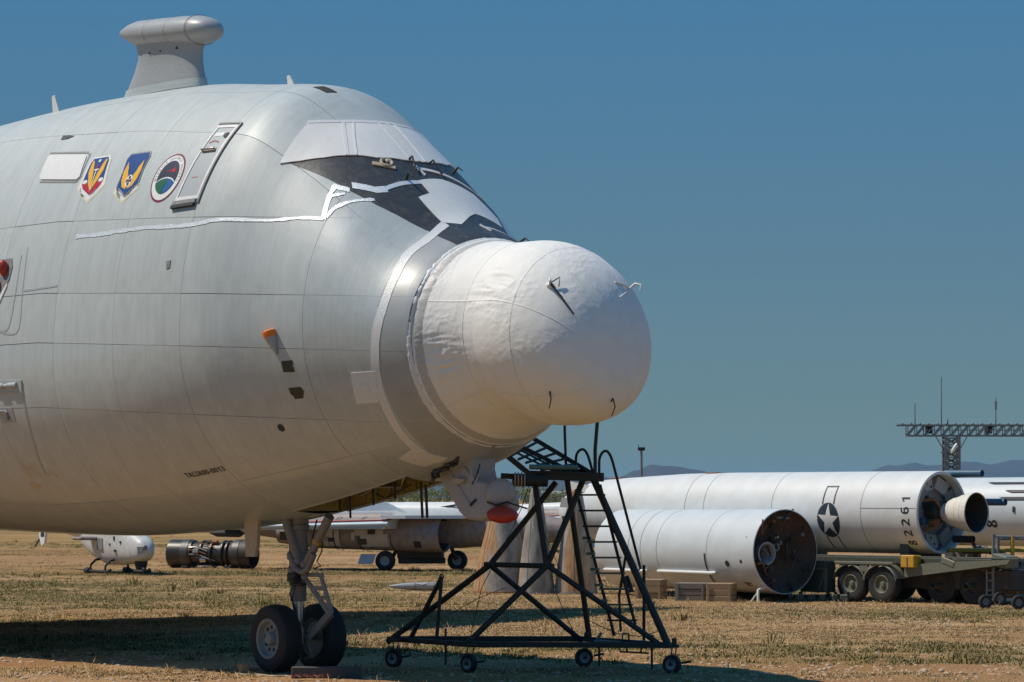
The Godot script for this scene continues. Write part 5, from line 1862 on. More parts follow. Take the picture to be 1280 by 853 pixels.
	tub.call("tray_step", [[774, 806, C - 0.5], [775, 815, C - 0.5], [811, 817, C - 0.5], [806, 808, C - 0.5]], 0.018)
	tub.call("tray_step", [[781, 806, C - 0.5], [785, 816, C - 0.5]], 0.016)
	tub.call("tray_step", [[802, 808, C - 0.5], [801, 816, C - 0.5]], 0.016)
	tub.call("brake_lever", [[746, 800, C], [752, 791, C]], 0.03, M.galv)
	tub.call("clamp", [[778, 800, C], [779, 792, C], [786, 792, C], [786, 800, C]], 0.016)
	tub.call("clamp", [[814, 800, N + 0.2], [816, 794, N + 0.2]], 0.035, M.galv)
	beam.call("hose_box", [781, 721, C], [788, 741, C], 0.16, 0.14)
	tub.call("brace_rod", [[790, 717, C], [800, 712, C]], 0.016)
	# hanging cords
	tub.call("cord", [[661, 608, C], [652, 635, C], [640, 662, C - 0.1], [602, 735, C], [588, 797, C]], 0.007)
	tub.call("cord", [[690, 720, C], [694, 738, C], [705, 765, C + 0.1], [720, 796, Fr]], 0.008, M.bluetube)
	tub.call("cord", [[632, 735, C], [600, 747, C], [562, 768, C]], 0.006)
	tub.call("cord", [[668, 632, C], [681, 668, C], [700, 712, C]], 0.006)
	tub.call("cord", [[740, 778, C + 0.3], [770, 792, C + 0.3], [800, 796, C], [822, 790, C]], 0.008)

# ---------------------------------------------------------------- missiles
func cyl_text(b: MB, txt: String, X: Transform3D, R: float, xpos: float, a: float, size: float) -> void:     # one upright-round glyph lying on a cylinder along local x, its top towards +x
	b.take(text_arrays(txt, size, true), func(p: Vector3) -> Array:
		var aa := a + p.x / R
		var e := Vector3(0, cos(aa), sin(aa))
		return [X * (Vector3(xpos + p.y, 0, 0) + e * (R + 0.003 + p.z)), X.basis * e])

func cyl_shape(b: MB, shapes: Array, X: Transform3D, R: float, xpos: float, a: float, off: float) -> void:    # flat shapes (along x, round the girth) wrapped on a cylinder
	for sh in shapes:
		var poly := PackedVector2Array()
		for i in range(0, sh.size(), 2): poly.append(Vector2(sh[i], sh[i + 1]))
		var r := Rect2(poly[0], Vector2.ZERO)
		for p in poly: r = r.expand(p)
		var n := ceili(r.size.y / 0.08)
		for k in n:
			var y0 := r.position.y + k * r.size.y / n
			var y1 := r.position.y + (k + 1) * r.size.y / n
			for piece in Geometry2D.intersect_polygons(poly, PackedVector2Array([Vector2(r.position.x - 1, y0), Vector2(r.end.x + 1, y0), Vector2(r.end.x + 1, y1), Vector2(r.position.x - 1, y1)])):
				var t := Geometry2D.triangulate_polygon(piece)
				var q := b.v.size()
				for p in piece:
					var aa := a + p.y / R
					var e := Vector3(0, cos(aa), sin(aa))
					b.vert(X * (Vector3(xpos + p.x, 0, 0) + e * (R + off)), X.basis * e)
				for i in range(0, t.size(), 3): b.tri(q + t[i], q + t[i + 1], q + t[i + 2])

func axis_basis(turn: float) -> Basis:         # local x points right and towards the viewer by this angle; y up; z to the viewer's side
	return Basis(Vector3.UP, -turn)

func build_missiles() -> void:
	# long missile on its trailer ------------------------------------------------
	var aft := px(1178, 641, 86.0)
	var T := deg_to_rad(46)
	var B := axis_basis(T)
	var ly := aft.y
	var M1 := thing("long_missile", "long white missile lying on the olive trailer, round star marking on its side", "missile", Vector3(aft.x, 0, aft.z), -T)
	var X := Transform3D(Basis(), Vector3(0, ly, 0))
	var R := 1.225
	var b := MB.new()
	b.lathe([Vector2(-14.2, 0.98), Vector2(-13.2, 1.06), Vector2(-10.2, 1.20), Vector2(-8.0, R), Vector2(-5.6, R)], X, 64)
	part(M1, "nose_section", b, M.missile)
	b = MB.new()
	b.lathe([Vector2(-5.585, R), Vector2(-2.1, R)], X, 64)
	part(M1, "middle_section", b, M.missile)
	b = MB.new()
	b.lathe([Vector2(-2.085, R), Vector2(-0.02, R), Vector2(0, R - 0.012), Vector2(0, R - 0.09), Vector2(-0.45, R - 0.10)], X, 64)
	part(M1, "tail_section", b, M.missile)
	b = MB.new()
	for q in [-9.2, -8.4, -5.59, -2.09]:
		b.lathe([Vector2(q - 0.012, (R if q > -8 else (1.213 if q < -9 else 1.222)) + 0.001), Vector2(q + 0.012, (R if q > -8 else (1.213 if q < -9 else 1.222)) + 0.001)], X, 64)
	part(M1, "section_joint", b, M.bay)
	b = MB.new()
	cyl_shape(b, [[0, -0.01, 2.05, -0.01, 2.05, 0.012, 0, 0.012]], X, R, -2.08, 1.47, 0.003)
	part(M1, "seam", b, M.bay)
	b = MB.new()
	b.lathe([Vector2(-0.40, 0.0), Vector2(-0.40, R - 0.09)], X, 48)
	var bh := part(M1, "aft_bulkhead", b, M.bay)
	var r := RandomNumberGenerator.new()
	r.seed = 3
	for k in 9:
		var a := TAU * k / 9.0 + 0.25
		b = MB.new()
		var e := Vector3(0, cos(a), sin(a))
		var t := Vector3(0, -sin(a), cos(a))
		var w := 0.30 if k % 3 else 0.20
		b.box(Vector3(-0.36 + 0.04 * (k % 2), ly, 0) + e * 0.86, Vector3(0.06 + 0.05 * (k % 3), 0.42, w * 2), Basis(Vector3.RIGHT, e, Vector3.RIGHT.cross(e)), 0.015)
		part(bh, "equipment_panel", b, M.bay if k % 4 else M.greypod)
		b = MB.new()
		b.box(Vector3(-0.30, ly, 0) + e * 1.08 + t * 0.15, Vector3(0.03, 0.04, 0.5), Basis(Vector3.RIGHT, e, Vector3.RIGHT.cross(e)))
		b.lathe([Vector2(-0.3, 0.04), Vector2(-0.28, 0.0)], Transform3D(Basis(), Vector3(0, ly, 0) + e * 0.92 + t * 0.1), 8)
		b.lathe([Vector2(-0.3, 0.04), Vector2(-0.28, 0.0)], Transform3D(Basis(), Vector3(0, ly, 0) + e * 0.76 - t * 0.08), 8)
		part(bh, "fitting", b, M.dark)
	b = MB.new()
	b.box(Vector3(-0.385, ly + 0.02, 0.76), Vector3(0.02, 0.8, 0.42), Basis(), 0.0)
	b.box(Vector3(-0.385, ly + 0.3, 0.3), Vector3(0.025, 0.4, 0.3), Basis(), 0.0)
	part(bh, "open_hole", b, M.dark)
	# engine chamber and bell
	b = MB.new()
	b.lathe([Vector2(-0.4, 0.36), Vector2(-0.05, 0.33), Vector2(0.0, 0.24), Vector2(0.2, 0.20)], X, 28)
	var eng := part(M1, "engine_chamber", b, M.soot)
	b = MB.new()
	b.box(Vector3(-0.12, ly - 0.3, 0.25), Vector3(0.3, 0.22, 0.22), Basis(Vector3.RIGHT, 0.4), 0.03)
	b.tube([Vector3(-0.3, ly - 0.5, 0.5), Vector3(0.0, ly - 0.45, 0.3), Vector3(0.05, ly - 0.2, 0.2)], 0.06)
	b.tube([Vector3(-0.3, ly + 0.35, 0.5), Vector3(0.0, ly + 0.4, 0.35), Vector3(0.1, ly + 0.15, 0.18)], 0.05)
	part(eng, "pump", b, M.rust)
	b = MB.new()
	b.lathe([Vector2(0.12, 0.26), Vector2(0.42, 0.40), Vector2(0.8, 0.51), Vector2(1.25, 0.60), Vector2(1.27, 0.585), Vector2(1.23, 0.57)], X, 44)
	var noz := part(M1, "engine_bell", b, M.nozzle)
	b = MB.new()
	b.lathe([Vector2(1.235, 0.568), Vector2(0.8, 0.48), Vector2(0.45, 0.36), Vector2(0.25, 0.18), Vector2(0.22, 0.0)], X, 44, -1.0)
	part(noz, "inside", b, M.soot)
	b = MB.new()
	for q in [[0.5, 0.427], [0.8, 0.512], [1.02, 0.556]]:
		b.lathe([Vector2(q[0] - 0.015, q[1] - 0.004), Vector2(q[0], q[1] + 0.008), Vector2(q[0] + 0.015, q[1] + 0.001)], X, 44)
	part(noz, "hoop", b, M.nozzle)
	for q in [[1190, 592, 1228, 592], [1237, 628, 1257, 628], [1142, 652, 1157, 652], [1205, 674, 1217, 674.5]]:
		var d := 85.6
		var e := px(q[2], q[3], d)
		var loc := B.inverse() * (e - M1.position)
		var len_: float = {1190: 1.35, 1237: 1.3, 1142: 0.55, 1205: 0.7}[q[0]]
		b = MB.new()
		b.lathe([Vector2(-len_, 0.105), Vector2(0, 0.105), Vector2(0.01, 0.09), Vector2(-0.05, 0.085), Vector2(-0.06, 0.0)], Transform3D(Basis(), loc), 18)
		part(M1, "support_tube", b, M.bluetube if q[0] != 1205 else M.dark)
	# star marking, bars turned round the girth, and the number
	var disc := []
	for k in 28: disc.append_array([0.43 * cos(TAU * k / 28.0), 0.55 * sin(TAU * k / 28.0)])
	var star := []
	for k in 10:
		var rr := 0.53 if k % 2 == 0 else 0.205
		star.append_array([0.78 * rr * sin(TAU * k / 10.0 + 0.05), -rr * cos(TAU * k / 10.0 + 0.05)])
	var sx := -3.35
	var sa := 1.78
	b = MB.new()
	cyl_shape(b, [disc], X, R, sx, sa, 0.004)
	var mk := part(M1, "star_marking", b, M.navy)
	b = MB.new()
	cyl_shape(b, [star], X, R, sx, sa, 0.008)
	part(mk, "star", b, M.white)
	b = MB.new()
	cyl_shape(b, [[-0.24, -1.12, 0.24, -1.12, 0.24, -1.06, -0.24, -1.06], [-0.24, -1.06, -0.19, -1.06, -0.19, -0.50, -0.24, -0.50], [0.19, -1.06, 0.24, -1.06, 0.24, -0.50, 0.19, -0.50], [-0.24, 0.50, -0.19, 0.50, -0.19, 1.06, -0.24, 1.06], [0.19, 0.50, 0.24, 0.50, 0.24, 1.06, 0.19, 1.06]], X, R, sx, sa, 0.004)
	part(mk, "bar_outline", b, M.navy)
	for k in 5:
		b = MB.new()
		# reads from the keel towards the crown
		var aa := 2.38 - k * 0.285
		b.take(text_arrays("82261"[k], 0.30, true), func(p: Vector3) -> Array:
			var q := aa - p.x / R
			var e := Vector3(0, cos(q), sin(q))
			return [X * (Vector3(-0.42 - p.y, 0, 0) + e * (R + 0.002 + p.z)), X.basis * e])
		part(M1, "number", b, M.ink)
	# torn forward end
	b = MB.new()
	b.lathe([Vector2(-14.2, 0.975), Vector2(-13.9, 0.93), Vector2(-13.9, 0.0)], X, 40)
	part(M1, "open_front", b, M.soot)
	for k in 7:
		var a := 0.2 + k * 0.55
		b = MB.new()
		var e := Vector3(0, cos(a), sin(a))
		b.bar(Vector3(-14.05, ly, 0) + e * 0.98, Vector3(-14.7 - 0.1 * (k % 3), ly, 0) + e * (1.05 + 0.12 * (k % 2)), 0.32, 0.03, 0.0, e)
		part(M1, "bent_flap", b, M.bay)
	for q in [[921, 590], [886, 600]]:
		b = MB.new()
		b.box(Vector3(-9.0 + (0.0 if q[0] == 921 else -4.2), ly + (1.225 if q[0] == 921 else 1.08), 0.05), Vector3(0.5, 0.035, 0.3), Basis(), 0.01)
		part(M1, "hatch", b, M.rust)
	b = MB.new()
	b.box(Vector3(-5.9, ly - 0.2, 0), Vector3(0.02, 0.02, 0.02))
	trailer(M1, ly, R)
	# second missile end at the picture's right
	var M3 := thing("long_missile", "white missile partly out of frame at right, dark digit 8 on it", "missile", px(1330, 640, 100) * Vector3(1, 0, 1), -deg_to_rad(40))
	var h3 := 2.6
	var X3 := Transform3D(Basis(), Vector3(0, h3, 0))
	b = MB.new()
	b.lathe([Vector2(-6.2, 0.9), Vector2(-5.2, 1.18), Vector2(3.5, 1.22), Vector2(3.52, 1.2), Vector2(3.52, 0.0)], X3, 56)
	part(M3, "hull", b, M.missile2)
	b = MB.new()
	b.take(text_arrays("8", 0.42, true), func(p: Vector3) -> Array:
		var q := 1.92 - p.x / 1.2
		var e := Vector3(0, cos(q), sin(q))
		return [X3 * (Vector3(-2.15 - p.y, 0, 0) + e * (1.205 + p.z)), e])
	part(M3, "number", b, M.ink)
	for q in [[-2.6, 0.62, 3.0], [-1.75, 0.95, 2.4], [-1.9, 1.18, 2.4]]:
		b = MB.new()
		cyl_shape(b, [[0, -0.05, q[2], -0.05, q[2], 0.05, 0.3, 0.05]], X3, 1.21, q[0], q[1], 0.02)
		part(M3, "strake", b, M.ink)
	for q in [[-1.3, 1.5], [-0.7, 1.75]]:
		b = MB.new()
		cyl_shape(b, [[0, -0.1, 0.1, -0.1, 0.1, 0.1, 0, 0.1]], X3, 1.21, q[0], q[1], 0.01)
		part(M3, "vent", b, M.ink)
	for q in [-4.0, 1.6]:
		b = MB.new()
		b.box(Vector3(q, 0.66, 0), Vector3(0.35, 1.3, 1.9), Basis(), 0.02)
		b.box(Vector3(q, 0.1, 0), Vector3(0.6, 0.2, 2.6), Basis(), 0.02)
		part(M3, "cradle", b, M.olive)
	# stubby missile stage lying on timbers in front
	var a2 := px(982, 690, 87.0)
	var T2 := deg_to_rad(54)
	var ly2 := a2.y
	var M2 := thing("missile_stage", "white missile stage lying on timbers, dark open engine end facing right", "missile", Vector3(a2.x, 0, a2.z), -T2)
	var X2 := Transform3D(Basis(), Vector3(0, ly2, 0))
	var R2 := 1.27
	b = MB.new()
	b.lathe([Vector2(-7.75, 0.0), Vector2(-7.75, 1.21), Vector2(-7.7, 1.232), Vector2(-7.0, 1.235), Vector2(-2.2, 1.25)], X2, 64)
	part(M2, "hull", b, M.missile2)
	b = MB.new()
	b.lathe([Vector2(-2.185, 1.25), Vector2(-0.3, R2), Vector2(-0.01, R2), Vector2(0, R2 - 0.01), Vector2(0, R2 - 0.03)], X2, 64)
	part(M2, "skirt", b, M.missile2)
	b = MB.new()
	b.lathe([Vector2(0.0, R2 - 0.03), Vector2(-0.16, R2 - 0.05), Vector2(-0.42, 1.05), Vector2(-0.62, 0.65), Vector2(-0.7, 0.0)], X2, 56, -1.0)
	var cav := part(M2, "engine_cavity", b, worn(Color(0.10, 0.072, 0.052), 0.6, 1.2, 0.95, 0.0, 45, 0.014, Color(0.16, 0.125, 0.10), 0.5))
	b = MB.new()
	b.lathe([Vector2(-0.7, 0.22), Vector2(-0.25, 0.31), Vector2(-0.24, 0.29), Vector2(-0.65, 0.16), Vector2(-0.66, 0)], Transform3D(Basis(), Vector3(0, ly2 - 0.05, 0.52)), 28)
	b.lathe([Vector2(-0.26, 0.30), Vector2(-0.235, 0.345), Vector2(-0.235, 0.30)], Transform3D(Basis(), Vector3(0, ly2 - 0.05, 0.52)), 28)
	part(cav, "turbine_exhaust", b, M.greypod)
	b = MB.new()
	b.lathe([Vector2(-0.6, 0.09), Vector2(-0.3, 0.11), Vector2(-0.29, 0.13), Vector2(-0.29, 0.075), Vector2(-0.5, 0.07), Vector2(-0.5, 0)], Transform3D(Basis(), Vector3(0, ly2 + 0.13, 0.10)), 20)
	part(cav, "pipe_end", b, M.bay)
	r.seed = 9
	for k in 44:
		var a := r.randf() * TAU
		var q := sqrt(r.randf()) * 1.1
		var c := Vector3(-0.62 + 0.42 * q * q + r.randf_range(0, 0.12), ly2 + cos(a) * q, sin(a) * q)
		b = MB.new()
		if k % 3 == 0: b.box(c, Vector3(0.10, r.randf_range(0.05, 0.18), r.randf_range(0.05, 0.16)), Basis(Vector3.RIGHT, r.randf() * 3), 0.01)
		else: b.tube([c, c + Vector3(0.1, r.randf_range(-0.3, 0.3), r.randf_range(-0.3, 0.3)), c + Vector3(0.05, r.randf_range(-0.5, 0.5), r.randf_range(-0.4, 0.4))], r.randf_range(0.015, 0.04), -1, 6)
		part(cav, "pipework", b, [M.bay, M.cell, M.soot, M.olive, M.soot, M.rust, M.cell][k % 7])
	b = MB.new()
	b.box(Vector3(-0.30, ly2 + 0.42, 0.08), Vector3(0.08, 0.06, 0.10), Basis(Vector3.RIGHT, 0.5), 0.01)
	part(cav, "white_tag", b, M.white)
	b = MB.new()
	for q in [[-2.19, 1.25], [-5.4, 1.243], [-6.0, 1.24], [-4.6, 1.244]]:
		b.lathe([Vector2(q[0] - 0.010, q[1] + 0.002), Vector2(q[0] + 0.010, q[1] + 0.002)], X2, 64)
	part(M2, "section_joint", b, M.bay)
	b = MB.new()
	cyl_shape(b, [[0, -0.6, 0.06, -0.6, 0.03, 0.55, -0.03, 0.55]], X2, 1.252, -2.3, 2.1, 0.01)
	part(M2, "dark_strap", b, M.ink)
	for q in [[-4.6, 2.6], [-7.3, 2.0]]:
		b = MB.new()
		var e := Vector3(0, cos(2.1), sin(2.1))
		b.tube([Vector3(q[0], ly2, 0) + e * 1.30, Vector3(q[0] + q[1], ly2, 0) + e * 1.31], 0.055, -1, 10)
		for k in 2:
			b.ball(Vector3(q[0] + q[1] * k, ly2, 0) + e * 1.30, Vector3(0.12, 0.055, 0.055), Basis(), 8)
		part(M2, "raceway_fairing", b, M.white)
	for q in [[-1.25, 1.86, 0.1], [-0.6, 1.8, 0.06], [-0.35, 1.2, 0.07], [-0.2, 0.9, 0.04]]:
		b = MB.new()
		var d2 := []
		for k in 10: d2.append_array([q[2] * cos(TAU * k / 10), q[2] * sin(TAU * k / 10)])
		cyl_shape(b, [d2], X2, 1.262, q[0], q[1], 0.006)
		part(M2, "port_hole", b, M.ink)
	b = MB.new()
	cyl_shape(b, [[0, -0.1, 0.6, -0.1, 0.5, 0.06, 0.1, 0.1]], X2, 1.26, -0.9, 2.45, 0.006)
	part(M2, "rust_stain", b, M.rust)
	b = MB.new()
	var e5 := Vector3(0, cos(2.55), sin(2.55))
	var foot := Vector3(-0.15, 0.0, 0.95)
	b.tube([Vector3(-0.12, ly2, 0) + e5 * 1.26, foot + Vector3(0, 0.35, 0), foot], 0.05, 0.04, 8)
	b.tube([foot + Vector3(0, 0.3, 0), foot + Vector3(-0.22, 0.0, 0.1)], 0.025)
	part(M2, "white_strap", b, M.white)
	# timbers under it
	var wood := [[814, 749, "orange brown timber block under the white missile stage, leftmost of the four", 0.85, 0.62, M.wood], [866, 751, "grey weathered timber crate under the white missile stage", 0.95, 0.55, M.woodgrey], [902, 752, "tan timber crate under the white missile stage beside the grey one", 0.8, 0.56, M.wood], [950, 747, "black timber block under the open engine end of the white stage", 1.9, 0.42, M.soot]]
	for q in wood:
		var at := gnd(q[0], q[1])
		var c := thing("timber_block", q[2], "timber block", at, -0.25, "timbers under the missile stage")
		var nb := 3
		for k in nb:
			b = MB.new()
			b.box(Vector3(0, q[4] * (k + 0.5) / nb, r.randf_range(-0.02, 0.02)), Vector3(q[3] * r.randf_range(0.96, 1.02), q[4] / nb - 0.012, 0.8), Basis(), 0.012)
			part(c, "plank", b, q[5])
		b = MB.new()
		for k in 2: b.box(Vector3((k - 0.5) * q[3] * 0.8, q[4] * 0.5, 0.42), Vector3(0.07, q[4] * 0.96, 0.03), Basis(), 0.005)
		part(c, "batten", b, q[5])
	# white tank end behind the ladder
	var wt := thing("white_tank", "white rounded tank end seen between the cones and the missile", "tank", px(745, 640, 108) * Vector3(1, 0, 1), -0.5)
	b = MB.new()
	b.lathe([Vector2(-1.45, 0.0), Vector2(-1.42, 0.25), Vector2(-1.25, 0.55), Vector2(-0.9, 0.82), Vector2(-0.3, 0.93), Vector2(1.8, 0.93), Vector2(1.85, 0.9), Vector2(1.85, 0)], Transform3D(Basis(), Vector3(0, 2.55, 0)), 40)
	part(wt, "shell", b, M.missile)
	for q in [-0.6, 1.2]:
		b = MB.new()
		b.box(Vector3(q, 0.82, 0), Vector3(0.2, 1.64, 1.3), Basis(), 0.02)
		part(wt, "cradle", b, M.jetgrey)
	# tripod jack and clutter beside the engine end
	var tj := thing("tripod_jack", "spidery steel jack leaning beside the missile stage's engine end", "jack", gnd(1020, 748))
	var ob := tj.position
	for q in [[1008, 707, 1040, 748], [1008, 707, 1046, 743], [1012, 705, 1000, 748]]:
		b = MB.new(ob)
		b.tube([px(q[0], q[1], 88), px(q[2], q[3], 88.5)], 0.055, 0.04, 8)
		part(tj, "leg", b, M.galv)
	b = MB.new(ob)
	b.box(px(1010, 707, 88), Vector3(0.32, 0.22, 0.22), Basis(Vector3.FORWARD, 0.4), 0.02)
	part(tj, "head", b, M.galv)
	var tb := thing("tow_bar", "dark tow bar lying on the grass beneath the missile stage's engine end", "tow bar", gnd(1030, 751))
	ob = tb.position
	b = MB.new(ob)
	b.tube([gnd(992, 750) + Vector3(0, 0.12, 0), gnd(1070, 750) + Vector3(0, 0.14, 0)], 0.05, -1, 8)
	b.tube([gnd(1000, 752) + Vector3(0, 0.3, 0), gnd(1002, 752)], 0.04)
	b.tube([gnd(1060, 752) + Vector3(0, 0.3, 0), gnd(1062, 752)], 0.04)
	part(tb, "bar", b, M.frame)
	b = MB.new(ob)
	for k in 5:
		b.box(gnd(1000 + k * 14, 752) + Vector3(0, 0.12, 0), Vector3(0.25, 0.2, 0.2), Basis(Vector3.UP, k * 0.7), 0.03)
	part(tb, "fitting", b, M.olive)

func trailer(M1: Node3D, ly: float, R: float) -> void:
	var t := thing("missile_trailer", "olive drab missile trailer with dark tyres under the long white missile", "trailer", M1.position, M1.rotation.y, "")
	var b := MB.new()
	var deck := ly - R - 0.10
	for z in [-0.75, 0.75]:
		b.box(Vector3(-1.9, deck - 0.12, z), Vector3(8.6, 0.24, 0.16), Basis(), 0.015)
	for x in [-6.0, -4.4, -2.6, -0.9, 0.9, 2.2]:
		b.box(Vector3(x, deck - 0.10, 0), Vector3(0.2, 0.18, 1.5), Basis(), 0.01)
	part(t, "chassis", b, M.olive)
	for x in [-5.2, -0.8]:
		b = MB.new()
		var p := PackedVector2Array([Vector2(-0.8, 0)])
		for k in 13: p.append(Vector2(0.8 * cos(PI + PI * k / 12.0), 0.42 + 0.32 * -sin(PI * k / 12.0)))
		p.append(Vector2(0.8, 0))
		b.prism(p, Transform3D(Basis(Vector3.UP, PI / 2), Vector3(x, deck, 0)), 0.3)
		part(t, "saddle", b, M.olive)
	# wheels, fenders
	var z0 := 1.12
	for x in [-2.45, -1.28, 0.35, 1.55]:
		for sd in [1.0, -1.0]:
			var zz: float = (z0 if x < -1.0 else 0.42) * sd
			var X := Transform3D(Basis(Vector3(0, 0, sd), Vector3.UP, Vector3(0, 0, sd).cross(Vector3.UP)), Vector3(x, 0.535, zz))
			wheel(t, "wheel", X, 0.54, 0.34, 0.27, M.olivelight if x < -1.0 else M.soot, false)
		b = MB.new()
		b.lathe([Vector2(-0.95, 0.09), Vector2(0.95, 0.09)], Transform3D(Basis(Vector3.BACK, Vector3.UP, Vector3.LEFT), Vector3(x, 0.535, 0)), 10)
		part(t, "axle", b, M.olive)
	for x in [-2.45, -1.28]:
		b = MB.new()
		var rows := []
		for k in 9:
			var a := lerpf(0.25, PI - 0.25, k / 8.0)
			var c := Vector3(x + cos(a) * 0.64, 0.56 + sin(a) * 0.62, 0)
			rows.append([c + Vector3(0, 0, 0.9), c + Vector3(0, 0, 1.36), c + Vector3(0, -0.08, 1.37)])
		b.grid(rows, false, Vector3.UP)
		part(t, "fender", b, M.olivelight)
	b = MB.new()
	b.box(Vector3(-1.87, 1.16, 1.30), Vector3(2.2, 0.08, 0.18), Basis(), 0.01)
	b.box(Vector3(-1.87, 1.02, 1.32), Vector3(0.32, 0.24, 0.1), Basis(), 0.01)
	part(t, "fender_rail", b, M.olivelight)
	b = MB.new()
	b.box(Vector3(-3.95, 0.72, 0.95), Vector3(0.95, 0.95, 0.5), Basis(), 0.03)
	var tbx := part(t, "tool_box", b, M.olive)
	b = MB.new()
	b.box(Vector3(-4.42, 0.85, 1.0), Vector3(0.12, 1.1, 0.45), Basis(), 0.02)
	b.box(Vector3(-3.45, 0.62, 1.22), Vector3(0.12, 0.7, 0.05), Basis(), 0.01)
	b.box(Vector3(-3.95, 0.95, 1.22), Vector3(0.9, 0.05, 0.05), Basis(), 0.01)
	b.bar(Vector3(-3.45, 0.95, 1.22), Vector3(-3.7, 0.3, 1.22), 0.05, 0.05)
	part(tbx, "edge", b, M.olivelight)
	b = MB.new()
	b.box(Vector3(-0.35, deck - 0.10, 1.05), Vector3(0.5, 0.36, 0.36), Basis(), 0.02)
	var yb := part(t, "yellow_box", b, M.yellow)
	b = MB.new()
	b.box(Vector3(-0.35, deck - 0.11, 1.235), Vector3(0.04, 0.26, 0.02), Basis())
	part(yb, "latch", b, M.rust)
	# long sloping beam to the rear, dark gear between
	b = MB.new()
	b.prism(PackedVector2Array([Vector2(-0.6, 0.75), Vector2(3.1, 1.2), Vector2(3.2, 1.33), Vector2(0.4, 1.2), Vector2(-0.6, 1.08)]), Transform3D(Basis(), Vector3(0, 0, 0.98)), 0.14)
	part(t, "side_beam", b, M.olivelight)
	b = MB.new()
	b.box(Vector3(0.6, 0.72, 0), Vector3(4.6, 0.6, 1.1), Basis(), 0.03)
	b.box(Vector3(1.5, 1.15, 0.2), Vector3(1.4, 0.3, 1.2), Basis(), 0.03)
	part(t, "gearbox_housing", b, M.soot)
	b = MB.new()
	b.box(Vector3(1.0, 1.22, 0.92), Vector3(0.5, 0.2, 0.3), Basis(Vector3.FORWARD, 0.3), 0.03)
	b.box(Vector3(-0.35, 1.2, 0.9), Vector3(0.35, 0.34, 0.3), Basis(), 0.03)
	b.tube([Vector3(-2.0, 1.1, 1.08), Vector3(-1.9, 0.8, 1.12), Vector3(-2.0, 0.6, 1.0)], 0.05)
	b.box(Vector3(2.7, 1.28, 0.6), Vector3(0.5, 0.34, 0.6), Basis(Vector3.FORWARD, 0.2), 0.02)
	part(t, "equipment", b, M.olivelight)
	b = MB.new()
	b.box(Vector3(-1.2, deck + 0.025, 0.98), Vector3(9.4, 0.05, 0.12), Basis(), 0.008)
	part(t, "edge_strip", b, M.olive)

# ---------------------------------------------------------------- rusty cones
func rust_coat(seed_: int, amount: float, mid: float) -> ImageTexture:     # along the cone x, round its girth y
	var W := 384
	var H := 512
	var im := Image.create(W, H, false, Image.FORMAT_RGB8)
	var f := FastNoiseLite.new()
	f.seed = seed_; f.frequency = 0.011; f.fractal_octaves = 5
	for y in H:
		var a := TAU * y / H
		for x in W:
			var u := float(x) / W
			var c := cos(a) * 95.0
			var s := sin(a) * 95.0
			var blotch := f.get_noise_3d(c * 3.2, s * 3.2, x * 0.35)
			var fine := f.get_noise_3d(c * 9.0 + 50, s * 9.0, x * 1.6)
			var grime := f.get_noise_3d(c * 1.4, s * 1.4 + 300, x * 0.8)
			var side := exp(-pow(angle_difference(a, mid) / 0.75, 2.0)) + 0.5 * exp(-pow(angle_difference(a, mid + 2.2) / 0.5, 2.0)) * (1.0 - u)
			var k := smoothstep(0.50, 0.62, amount * (0.25 + 0.85 * side) + blotch * 0.55 + fine * 0.22)
			var base := Color(0.275, 0.25, 0.22) * (1.0 + grime * 0.7 + fine * 0.25)
			var rust := Color(0.30, 0.135, 0.05).lerp(Color(0.44, 0.27, 0.12), clampf(0.5 + fine * 1.6, 0, 1))
			im.set_pixel(x, y, base.lerp(rust, k).linear_to_srgb())
	return ImageTexture.create_from_image(im)

func build_cones() -> void:
	var coat: Array = []
	for k in 3:
		var m := plain(Color.WHITE, 0.65)
		m.albedo_texture = rust_coat(91 + k, [0.86, 0.42, 0.68][k], [2.0, 1.2, 2.1][k])
		m.uv1_scale = Vector3(1.0 / 3.36, 1.0 / 7.54, 1)
		coat.append(m)
	var r := RandomNumberGenerator.new()
	r.seed = 17
	var spec := [[628, 741, 0.97, 3.3, 0.20, "rust streaked grey cone on the grass, leftmost of three behind the stand"], [670, 742, 0.60, 3.35, 0.16, "plain grey cone standing on the grass, middle one of three"], [720, 742, 0.70, 3.3, 0.2, "grey cone with orange rust patches, rightmost of three behind the stand"]]
	for k in 3:
		var q: Array = spec[k]
		var at := gnd(q[0], q[1])
		var R: float = q[2]
		var H: float = q[3]
		var c := thing("nose_cone", q[5], "cone", at, 0.4 * k, "cones standing behind the work stand")
		var prof := []
		for i in 13:
			var t := i / 12.0
			prof.append(Vector2(t * H, lerpf(R, q[4], pow(t, 1.22))))
		prof.append(Vector2(H + 0.05, float(q[4]) * 0.7))
		prof.append(Vector2(H + 0.06, 0.0))
		var X := Transform3D(Basis(Vector3.UP, Vector3.FORWARD, Vector3.LEFT), Vector3.ZERO)
		var b := MB.new()
		b.lathe(prof, X, 44)
		part(c, "shell", b, coat[k])
		b = MB.new()
		b.lathe([Vector2(0.0, R + 0.012), Vector2(0.07, R + 0.01), Vector2(0.075, R - 0.01)], X, 44)
		part(c, "base_ring", b, M.rust if k == 0 else M.bay)
		b = MB.new()
		for s in [0.0, PI * 0.8]:
			var pts := []
			for i in 13:
				var t := i / 12.0
				var rr := lerpf(R, q[4], pow(t, 1.22)) + 0.002
				pts.append(Vector3(cos(s) * rr, t * H, sin(s) * rr))
			b.tube(pts, 0.008, -1, 4, false)
		part(c, "seam", b, M.bay)

